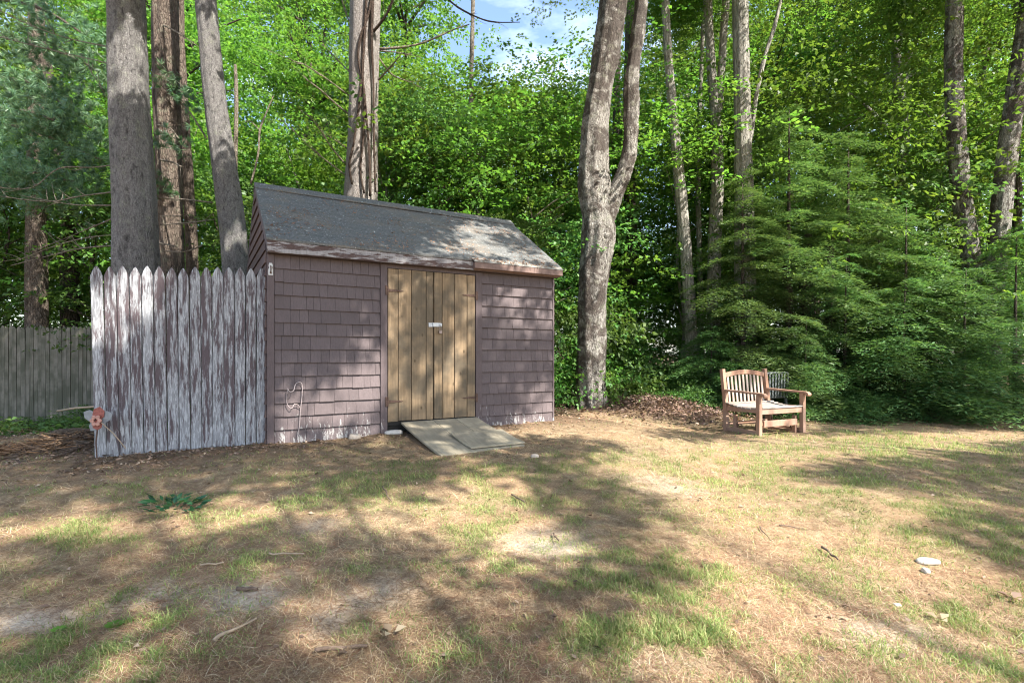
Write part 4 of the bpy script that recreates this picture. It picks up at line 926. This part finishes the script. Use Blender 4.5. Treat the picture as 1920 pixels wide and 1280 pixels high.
# wood edge: young trees
for (x, y, i, s) in [(-9.5,12.2,0,1.1),(-10.9,10.9,1,.9),(-11.8,11.6,0,1.0),(-13.5,13.5,2,1.3),(-14.5,12.6,1,1.3),(-8.6,11.2,1,.85),(-8,13.4,2,1.2),(-6.4,11.6,1,1.0),(-5.4,12.8,2,1.1),(-4.1,11.2,0,.95),(-2.9,12.4,2,1.05),(-1.9,11.2,1,1.0),(-.7,12.3,2,1.1),(.4,11.8,0,1.0),(1.3,13.6,2,1.0),(3.0,13.9,0,1.1),
                     (4.2,13.0,2,1.1),(5.6,13.4,1,1.15),(7.2,13.0,2,1.2),(8.8,13.6,0,1.3),(10.4,13.0,2,1.25),(12,13.5,1,1.2),(-11.5,13,2,1.2),(-3.4,9.9,1,.62),(.1,10.6,1,.6)]:
    wood_tree(x, y, 'low', i, s, s*R.uniform(.95,1.15), R.uniform(0, 6.28))
for row, (y0, n, span, zsc) in enumerate(((15.5, 9, 15, .95), (20, 9, 19, 1.2), (26, 8, 25, 1.35), (36, 13, 38, .7))):
    for k in range(n):
        x = -span+2*span*(k+.5)/n+R.uniform(-.7,.7); y = y0+R.uniform(-1.2,1.2); i = R.randrange(3); s = R.uniform(.95,1.2)*(1+.12*row)
        zs = (s if row < 3 else 1)*zsc*R.uniform(.9,1.1); h = (11.5, 12.5, 11.0)[i]*zs; t = gap_top(x, y, (3.0, 3.3, 2.7)[i]*s*.92)
        if h > t: zs *= t/h
        wood_tree(x, y, 'tall', i, s, zs, R.uniform(0, 6.28))
# high crowns carried by the big trunks
for root, O, zc, s in ((t5,o5,8.6,.62),(t6,o6,8.6,.5),(t7,o7,8.6,.5),(t8,o8,8.5,.6),(t9,o9,8.0,.6),(t10,o10,8.4,.6)):
    c = link('crown', CR[2], root, (.2, .6, zc-2.5*s)); c.scale = (s, s, s*.8)

# hemlocks: whorls of flat drooping feathery boughs
def hemlock_mesh(name, h, rad, seed, z0=.25, dens=1.0):
    rs = np.random.default_rng(seed); Cs, As, Ls, Ws, Ns = [], [], [], [], []
    nb = int(80*dens*h/5)
    for b in range(nb):
        u = (b+rs.random())/nb; z = z0+(h-z0)*u; R_ = rad*(1-u)**.6*rs.uniform(.65, 1.1)+.12; a = rs.random()*2*PI
        H = np.array([math.cos(a), math.sin(a), 0]); Sd = np.array([-math.sin(a), math.cos(a), 0]); rise = rs.uniform(.0, .3)
        ns = int(16*R_)+5
        for j in range(ns):
            t = (j+.5)/ns; p = H*R_*t+np.array([0,0,z+rise*R_*t-.45*R_*t*t]); wl_ = .5*R_*(1-t)**.8*(.35+.65*min(1, t*3))+.07
            for sgn in (-1, 1):
                d = H*.75+Sd*sgn*.8+np.array([0,0,rs.normal(0,.12)-.12]); d /= np.linalg.norm(d); nt = int(wl_/.038)+2
                tt = (np.arange(nt)+.5)/nt; q = p+d*(tt*wl_)[:, None]+np.array([0,0,-1])*(.25*wl_*tt**2)[:, None]+rs.normal(0, .008, (nt, 3))
                sg = np.where(np.arange(nt) % 2, 1, -1)[:, None]; nd = unit(d*.7+np.cross(np.array([0,0,1.]), d)*sg*.8+rs.normal(0, .2, (nt, 3)))
                Cs.append(q); As.append(nd); l = rs.uniform(.055, .115, nt)*(1.15-.5*tt); Ls.append(l); Ws.append(l*.24); Ns.append(unit(np.array([0,0,1.])+rs.normal(0, .3, (nt, 3))))
    C = np.concatenate(Cs); V, F = leaf_arrays(C, np.concatenate(As), np.concatenate(Ns), np.concatenate(Ls), np.concatenate(Ws), .1)
    return raw_mesh(name, V, F, M['hemlock'])
HM = [hemlock_mesh('foliage', 5.2, 2.1, 21, .25, 1.1), hemlock_mesh('foliage', 3.4, 1.7, 22, .15), hemlock_mesh('foliage', 2.0, 1.5, 23, .1, 1.5)]
HT = []
for h, r in ((5.2,.06),(3.4,.045),(2.0,.03)):
    m = MB(); m.tube([(0,0,-.1),(.02,.01,h*.4),(0,.02,h*.98)], [r, r*.7, r*.15], 8, sub=4, lump=.006); HT.append(m.mesh('trunk', M['bark_dark'], True))
HL = [(4.45,10.1,0,.92,'feathery hemlock behind the armchair, left end of the hemlock stand'),(5.45,10.3,0,1.08,'tall hemlock behind and just right of the armchair'),(6.7,10.5,0,1.12,'tallest dark hemlock in the middle of the hemlock stand'),(7.8,11.2,0,.85,'tall hemlock left of the two trunks by the right edge'),
      (9.6,11.6,0,.8,'tall hemlock behind the leaning trunk at the right edge'),(3.75,9.9,2,.75,'small hemlock sapling left of the armchair back'),(5.2,9.3,2,.85,'low hemlock with pale spray reaching behind the armchair arm'),(6.1,9.6,1,.85,'mid sized hemlock low behind the lawn edge, right of the armchair'),
      (7.0,9.35,2,1.25,'broad low hemlock with bright sunlit boughs'),(8.1,9.4,2,1.3,'low hemlock sweeping over the lawn edge with long dark boughs'),(7.6,10.1,1,1.1,'mid sized sunlit hemlock behind the sweeping low hemlock'),(9.3,9.7,1,.95,'mid sized hemlock at the right edge of the photo'),(10.6,10.2,1,1.2,'large shaded hemlock partly cut by the right edge'),(4.7,9.5,2,.7,'small hemlock bush directly behind the pale resin chair')]
for x, y, i, s, lb in HL:
    r = empty('hemlock_tree', (x, y, g1(x, y)-.03), R.uniform(0, 6.28), label=lb, cat='tree', group='hemlocks at the lawn edge'); r.scale = (s, s, s*R.uniform(.95, 1.1))
    link('trunk', HT[i], r); link('foliage', HM[i], r)

# white pine boughs on the left
def pine_bough_mesh(name, mat, tufts, nn, L):
    k = len(tufts); C = np.repeat(tufts, nn, 0); D = unit(rand_dirs(k)*.5+np.array([-.3,-.2,.1])); D = np.repeat(D, nn, 0)
    A = unit(D+rng.normal(0, .55, (k*nn, 3))); L_ = rng.uniform(.7, 1.15, k*nn)*L
    V, F = leaf_arrays(C, A, rand_dirs(k*nn), L_, np.full(k*nn, .009), .0); return raw_mesh(name, V, F, mat)
wp = empty('pine_tree', (-8.9, 9.9, g1(-8.9, 9.9)-.1), label='soft white pine with drooping blue green boughs left of the thickest trunk', cat='tree')
m = MB(); m.tube([(-.6,.6,-.2),(-.6,.6,4),(-.5,.5,9),(-.4,.5,13)], [.2,.17,.12,.05], 16, sub=6, lump=.015); m.build('trunk', M['bark_pine_dark'], wp, None, True)
wo_ = np.array(wp.location)
for i, rows in enumerate(([(-60,150,8,1.2),(40,150,6,.2),(110,190,4,-.3),(170,240,3,-.5)],[(-60,230,8,1.2),(50,240,6,0),(120,270,4,-.4),(190,300,3,-.6)],[(-60,60,8,1.4),(50,80,6,.4),(140,110,4,.0),(195,140,3,-.1)],[(-60,300,8,1.0),(30,300,6,0),(90,330,4,-.4),(140,340,3,-.6)],[(-80,-10,8,1.4),(60,10,6,.6),(150,60,4,.2)],[(-60,200,6,.6),(30,205,5,-.3),(100,225,4,-.8)],[(-60,330,6,.8),(40,350,5,.1),(100,365,3,-.2)])):
    br = branch(wp, wo_, rows, 8.8, M['bark_pine_dark'], 'bough')
    pts, _ = smooth(np.array([P(a, b, 8.8+dy)-wo_ for a, b, _, dy in rows]), np.ones(len(rows)), 12); T = []
    for p in pts[6:]:
        for q in range(9): T.append(p+rng.normal(size=3)*np.array([.26,.30,.16]))
    link('needles', pine_bough_mesh('needles', M['pine'], np.array(T), 42, .12), br)
for i, (px, py, Y) in enumerate(((318,265,8.2),(352,185,8.6),(322,150,8.6),(300,345,8.4))):
    T = np.array([P(px, py, Y)-o2+rng.normal(size=3)*np.array([.14,.14,.09]) for _ in range(22)])
    link('needles', pine_bough_mesh('needles', M['pine'], T, 45, .11), t2)

# shrubs and small plants
def shrub(x, y, i, s, lb, sz=1., group=None, mat=None):
    r = empty('shrub', (x, y, g1(x, y)-.03), R.uniform(0, 6.28), label=lb, cat='shrub', group=group); r.scale = (s, s, s*sz)
    me = BU[i]
    if mat: me = me.copy(); me.materials[0] = M[mat]
    link('foliage', me, r)
    m = MB()
    for k in range(5):
        a = k*1.3; m.tube([(0,0,-.05),(.2*math.cos(a),.2*math.sin(a),.4),(.45*math.cos(a),.45*math.sin(a),.75)], [.014,.01,.004], 6, sub=3)
    m.build('stem', M['twig'], r, None, True)
shrub(1.0, 10.2, 0, 1.0, 'bright green shrub filling the gap between shed and forked maple', 1.3)
shrub(3.0, 9.95, 0, .45, 'low weedy shrub growing over the top of the brush mound', .8)
shrub(1.35, 11.0, 1, 1.1, 'dark green shrub behind the forked maple base', 1.4)
shrub(2.1, 10.3, 0, .72, 'weedy yellow green shrub at the right foot of the forked maple', .95)
shrub(2.9, 11.2, 1, .85, 'leafy green shrub above the brush mound', 1.3)
shrub(3.6, 11.4, 0, 1.0, 'bright shrub behind the brush mound near the wavy tree', 1.3)
shrub(3.55, 10.1, 1, .55, 'small dark shrub left of the wooden armchair on the mound', 1.1)
shrub(2.2, 12.5, 0, 1.3, 'pale sunlit bush deep between the maple and the wavy tree', 1.4)
shrub(-7.6, 9.3, 1, .38, 'low broadleaf plant at the foot of the grey green fence', .9)
shrub(-6.5, 9.0, 0, .35, 'pale leafy plant by the fence left of the pickets', 1.1)
shrub(-5.6, 8.3, 1, .4, 'dark leafy plant growing beside the edge of the pickets', 1.1)
shrub(-8.5, 9.1, 0, .35, 'ground hugging green plant near the left edge', .7)
# creeper at the maple foot
cr_ = empty('creeper', (1.78, 9.25, g1(1.78, 9.25)), label='yellow green creeper climbing from the ground at the maple foot', cat='creeper')
T = []
for k in range(150):
    t = rng.random(); T.append(np.array([.0+.06*math.sin(t*6)+rng.normal(0,.05)-.06*t, rng.normal(0,.05), t*.62]))
T = np.array(T); V, F = leaf_arrays(T, rand_dirs(150)*np.array([1,1,.5])-np.array([0,.3,.3]), unit(np.array([0,-.6,.6])+rng.normal(0,.4,(150,3))), rng.uniform(.04,.075,150), rng.uniform(.03,.06,150))
link('foliage', raw_mesh('foliage', V, F, M['vine']), cr_)
m = MB(); m.tube([(0,0,-.03),(.05,0,.2),(-.04,0,.45),(-.06,0,.64)], [.006]*4, 6, sub=3); m.build('stem', M['stem'], cr_, None, True)
# dark green plant in the lawn
p = onground(325, 958); pl_ = empty('lawn_plant', tuple(p), label='dark green leafy weed clump in the left lawn', cat='plant')
n = 70; az = rng.random(n)*2*PI; rr = rng.random(n)**.6*.16; C = np.stack([rr*np.cos(az)*1.2, rr*np.sin(az)*.8, .01+rng.random(n)*.07], 1); A = np.stack([np.cos(az), np.sin(az), rng.uniform(-.1,.7,n)], 1)
V, F = leaf_arrays(C, A, unit(np.array([0,0,1.])+rng.normal(0,.4,(n,3))), rng.uniform(.05,.1,n), rng.uniform(.02,.04,n)); link('foliage', raw_mesh('foliage', V, F, leaf_mat('dark weed leaf', [(.02,.08,.025),(.04,.13,.045),(.03,.10,.05)], .3)), pl_)
for i, (px, py, lb, s) in enumerate(((215,1178,'small broadleaf weed beside grey soil at lower left',.022),(110,1186,'tiny weed in the grass tuft at lower left',.016),(40,905,'curled tan dead leaf on the shaded lawn near the left edge',.035),(1898,1125,'curled red brown dead leaf near the right edge of the lawn',.045),(1763,1165,'reddish dead leaf flat on the lower right lawn',.04),(735,1190,'tan dead leaf by the long pale stick',.04))):
    p = onground(px, py); n = 12 if i < 2 else 3; az = np.arange(n)*2*PI/n+.3; C = np.tile(np.array([[0,0,.012]]), (n, 1))+np.stack([np.cos(az)*.01, np.sin(az)*.01, 0*az], 1)
    A = np.stack([np.cos(az), np.sin(az), .35+0*az], 1); V, F = leaf_arrays(C, A, np.tile(np.array([[0,0,1.]]), (n,1))+rng.normal(0,.2,(n,3)), np.full(n, s*(1.6 if i < 2 else 1.3)), np.full(n, s))
    o = link('weed' if i < 2 else 'dead_leaf', raw_mesh('weed' if i < 2 else 'dead_leaf', V, F, M['vine'] if i < 2 else M['litter'])); o.location = p; tag(o, lb, 'weed' if i < 2 else 'dead leaf')
# ground cover behind: low leaves
n = 16000; x = rng.uniform(-11, 12, n); y = rng.uniform(9.6, 17, n); k = (~in_shed(x, y)) & (fbm(x*.8, y*.8, 6) > .45); x, y = x[k], y[k]; n = len(x)
C = np.stack([x, y, gsurf(x, y)+rng.random(n)**2*.3], 1); az = rng.random(n)*2*PI
V, F = leaf_arrays(C, np.stack([np.cos(az), np.sin(az), rng.normal(.1,.3,n)], 1), unit(np.array([0,0,1.])+rng.normal(0,.4,(n,3))), rng.uniform(.06,.12,n), rng.uniform(.04,.08,n))
tag(link('ground_cover', raw_mesh('ground_cover', V, F, M['leaf_bush'])), 'low green ground cover under the background trees', 'ground cover', kind='stuff')
x = rng.uniform(-10.6, -4.4, 3000); y = 9.3-rng.random(3000)**1.5*1.6-(x+10)*-.03; C = np.stack([x, y, gsurf(x, y)+rng.random(3000)**2*.22], 1); az = rng.random(3000)*2*PI
V, F = leaf_arrays(C, np.stack([np.cos(az), np.sin(az), rng.normal(.1,.3,3000)], 1), unit(np.array([0,0,1.])+rng.normal(0,.4,(3000,3))), rng.uniform(.05,.11,3000), rng.uniform(.035,.07,3000))
tag(link('ground_cover', raw_mesh('ground_cover', V, F, M['leaf_dark'])), 'green ground cover along the foot of the grey green fence', 'ground cover', kind='stuff')

# ------------------------------------------------------------------ unseen shade trees right of and behind the camera, crowns shaped to cast dapples
def lit_at(px, py, surf):
    if surf == 'wall' or surf == 'roof': B = LIT_W
    else: B = LIT_G
    v = 0
    for cx_, cy_, rx, ry, s_ in B: v = max(v, s_*math.exp(-(((px-cx_)/rx)**2+((py-cy_)/ry)**2)*.7)) if s_ > 0 else v
    for cx_, cy_, rx, ry, s_ in B:
        if s_ < 0: v = v*(1+s_*math.exp(-(((px-cx_)/rx)**2+((py-cy_)/ry)**2)*.7))
    return v
LIT_G = [(330,1000,120,24,.8),(700,985,80,24,.9),(180,1100,70,20,.7),(420,1200,80,26,.7),(560,1210,70,30,.8),(960,1200,60,60,.9),(780,1060,60,26,.7),(330,1080,50,14,.6),(900,880,80,14,.6),(600,895,90,12,.5),(60,1000,170,26,1),(230,965,120,14,.7),(500,960,170,30,.9),(880,960,110,55,1),(1030,1030,80,55,1),(650,1140,130,55,1),(870,1170,90,110,.95),(250,1240,90,40,.9),(50,1150,80,26,.8),(560,1040,90,16,.7),
  (1130,800,110,24,1),(1290,870,130,40,1),(1560,1000,330,130,1.4),(1650,1190,420,140,1.4),(1400,930,200,60,1.2),(1420,830,60,20,.9),(1640,840,190,24,1),(1830,820,160,14,.7),(1250,760,70,25,.7),(1330,770,40,12,.6),(640,815,120,10,.9),(980,810,60,12,.9),
  (1440,760,90,60,.9),(1080,870,60,10,.6),(700,1250,60,16,.4),(860,850,30,12,.5),
  (1760,900,240,34,-.9),(1780,985,170,40,-.75),(1870,1040,110,30,-.6),(1170,1070,140,75,-.95),(1100,1180,110,60,-.85),(1180,1240,90,40,-.8),(1690,885,140,18,-.6),(1240,960,60,20,-.6),(770,1180,26,60,-.7)]
LIT_W = [(690,560,30,30,.6),(560,660,40,18,.5),(735,640,14,120,.55),(880,640,20,60,.6),(790,730,24,50,.6),(820,560,14,40,.5),(590,555,55,38,.55),(560,590,70,18,.45),(690,690,42,60,.9),(620,745,120,48,.95),(560,800,100,30,.85),(745,560,22,60,.7),(800,610,22,40,.4),(860,560,34,38,.9),(845,720,26,60,.6),(760,730,40,50,.45),(930,580,16,50,.8),(962,590,18,60,.8),(1005,585,18,40,.6),(940,700,60,22,.6),(990,740,50,30,.6),
  (800,428,80,12,.9),(905,455,120,36,.85),(880,430,70,20,.9),(960,440,70,22,1),(1000,490,60,24,1),(900,478,70,8,.8),(740,400,40,8,.4),(1020,620,14,40,.5)]
TG = []
gxs = np.arange(-8.5, 11.0, .27)
for x in gxs:
    for y in np.arange(.6, 10.2, .27):
        jx, jy = x+R.uniform(-.1,.1), y+R.uniform(-.1,.1)
        if in_shed(np.array([jx]), np.array([jy]))[0]: continue
        z = g1(jx, jy); px = CX+FPX*jx/jy; py = HZ+FPX*(CAMZ-z)/jy
        if py > 1420 or px < -350 or px > 2250: continue
        if lit_at(px, py, 'ground')+.22*(fbm(np.array([jx*1.3]), np.array([jy*1.3]), 2)[0]-.5) < .32: TG.append((jx, jy, z))
for lx in np.arange(.1, 3.7, .2):
    for z in np.arange(.05, 1.95, .2):
        q = W2(lx+R.uniform(-.06,.06), -.02, z+R.uniform(-.06,.06)); px = CX+FPX*q[0]/q[1]; py = HZ+FPX*(CAMZ-q[2])/q[1]
        if lit_at(px, py, 'wall') < .45: TG.append(tuple(q))
    for t in np.arange(.03, 1., .14):
        q = W2(lx, 1.385*t-.13, EAVE+.92*t); px = CX+FPX*q[0]/q[1]; py = HZ+FPX*(CAMZ-q[2])/q[1]
        if lit_at(px, py, 'roof')+.5*(mnoise.noise(Vector((lx*2, t*3, 3)))) < .45: TG.append(tuple(q))
for k in range(60):                                             # pickets
    u = R.random(); a = FA+(FB-FA)*u; z = .3+R.random()*1.85
    q = (a[0], a[1], z); px = CX+FPX*q[0]/q[1]; py = HZ+FPX*(CAMZ-q[2])/q[1]
    if math.hypot(px-237, (py-610)*.6) > 28: TG.append(q)
for k in range(70): TG.append(tuple(P(R.uniform(212, 292), R.uniform(185, 500), 6.35)))
for k in range(95):
    u = R.random(); TG.append(tuple(P(400+45*u+R.uniform(-20, 20), 190+310*u, 8.05)))
for k in range(130): TG.append((R.uniform(-10.5,-4.6), R.uniform(9.3,10.0), R.uniform(0, 1.9)))      # stockade
for k in range(260):                                            # left trunks and lower wood edge, upper right hemlocks
    TG.append((R.uniform(-9,-3), R.uniform(6.5, 11.5), R.uniform(.3, 3.0)))
for k in range(10): TG.append((R.uniform(4.5, 8), R.uniform(9.9, 10.8), R.uniform(2.4, 4.6)))
CL = []
for q in TG:
    q = np.array(q); h = R.uniform(6.0, 11.5)
    for _ in range(12):
        t = max(h-q[2], 3.0)/S[2]; c = q+S*t
        if c[1] < .5 or abs(c[0])/c[1] > 1.25 or (c[2]-CAMZ)/c[1] > .86: break
        h += 1.0
    else: continue
    CL.append(c)
CL = np.array(CL)
# keep the sun on what the photograph shows sunlit: drop clumps that stand between it and the sun
KEEP = [P(a, b, Y) for a, b, Y in [(690,60,9.5),(690,120,9.5),(690,180,9.5),(690,240,9.5),(690,300,9.5),(690,350,9.5),(1140,30,9.2),(1130,90,9.2),(1125,150,9.2),(1120,210,9.2),(1118,270,9.2),(1118,330,9.2),(1125,390,9.2),(1125,480,9.2),(1120,560,9.2),(1118,640,9.2),(1118,720,9.2),
  (1190,100,9.3),(1183,200,9.3),(1170,320,9.3),(275,30,6.3),(275,100,6.3),(272,160,6.3),(270,210,6.3),(412,170,8.1),(450,430,8.1),(312,200,8.6),(318,240,8.6),(320,340,8.6),(322,440,8.6),(1345,150,11.5),(1345,300,11.5),(1270,300,11.1),(1290,470,11.1),(1393,100,10.8),(1393,200,10.8),
  (1800,320,10.9),(1810,400,10.9),(1880,300,10.7),(1870,420,10.7),(1700,600,9.2),(1760,600,9.2),(1820,610,9.2),(1640,640,9.2),(1580,680,9.2),(1700,680,9),(1420,750,7.3),(1460,760,7.3),(1400,710,7.5),(1500,740,7.5),(1440,800,7.1),(1250,730,9.4),(1290,750,9.3),(1230,760,9.2),(1340,730,9.3),(235,600,5.2),
  (560,260,12),(560,200,12),(600,300,12),(520,300,12),(850,300,12.5),(900,350,12.5),(800,250,12.5),(1000,300,13),(750,430,11.5)]]
for a in range(1360, 1900, 45):
    for b in range(300, 760, 55):
        if R.random() < .42: KEEP.append(P(a, b, 9.6))
for a in range(1050, 1340, 40):
    for b in range(330, 700, 45):
        if R.random() < .45: KEEP.append(P(a, b, 11.6))
NARROW = []
for lx in np.arange(.1, 3.7, .22):
    for z in np.arange(.08, 1.9, .22):
        q = W2(lx, -.02, z); px = CX+FPX*q[0]/q[1]; py = HZ+FPX*(CAMZ-q[2])/q[1]
        if lit_at(px, py, 'wall') > .5: KEEP.append(q); NARROW.append(len(KEEP)-1)
for lx in np.arange(1.9, 3.6, .25):
    for t in (.2, .45, .7):
        q = W2(lx, 1.385*t-.13, EAVE+.92*t); px = CX+FPX*q[0]/q[1]; py = HZ+FPX*(CAMZ-q[2])/q[1]
        if lit_at(px, py, 'roof') > .8: KEEP.append(q); NARROW.append(len(KEEP)-1)
for a in range(1250, 1920, 45):
    for b in range(850, 1280, 40):
        if lit_at(a, b, 'ground') > .75: KEEP.append(onground(a, b))
NARROW = set(NARROW)
for iq, q in enumerate(KEEP):
    if abs(q[1]-6.3) < .01 and q[2] < 4.6: continue
    d = CL-q; t = d@S; CL = CL[~((t > 0) & (np.linalg.norm(d-t[:, None]*S, axis=1) < (.2 if iq in NARROW else .40)))]
SHT = [((5.4,-3.6),'unseen tall leafy shade tree with crown shaped for dapples out past the right edge of the lawn'),((11.5,1.2),'unseen big shade tree with crown shaped for dapples beyond the right edge near the hemlocks'),((3.2,-4.6),'unseen shade tree with crown shaped for dapples standing behind the viewer'),((14.2,4.6),'far right unseen shade tree with crown shaped for dapples beyond the lawn'),((9.5,-5.0),'unseen shade tree with crown shaped for dapples behind the right corner of the lawn')]
cent = np.array([[a, b] for (a, b), _ in SHT]); own = np.argmin(((CL[:, None, :2]-cent[None])**2).sum(-1), 1)
for i, ((x, y), lb) in enumerate(SHT):
    k = CL[own == i]
    if len(k) == 0: continue
    r = empty('unseen_shade_tree', (x, y, g1(x, y)-.1), label=lb, cat='tree'); O = np.array(r.location)
    m = MB(); m.tube([(0,0,-.2),(.1,0,3),(0,.1,6),(-.2,.1,9)], [.24,.19,.14,.06], 16, sub=5, lump=.02, seed=i)
    for q in k[::max(1, len(k)//6)]:
        e = q-O; b0 = np.array([0, 0, min(max(e[2]*.62, 3.5), 8.5)]); m.tube([b0, (b0+e)/2+np.array([0,0,.3]), e], [.035,.018,.005], 6, sub=3)
    m.build('trunk', M['bark_pale'], r, None, True)
    n = 46; C = np.repeat(k-O, n, 0)+rand_dirs(len(k)*n)*(.34*rng.random(len(k)*n)**.45)[:, None]
    L = rng.uniform(.11, .18, len(C)); V, F = leaf_arrays(C, rand_dirs(len(C)), unit(np.array([0,0,1.])+rng.normal(0,.6,(len(C),3))), L, L*.6)
    link('crown', raw_mesh('crown', V, F, M['leaf']), r)
print('targets', len(TG), 'clumps', len(CL))
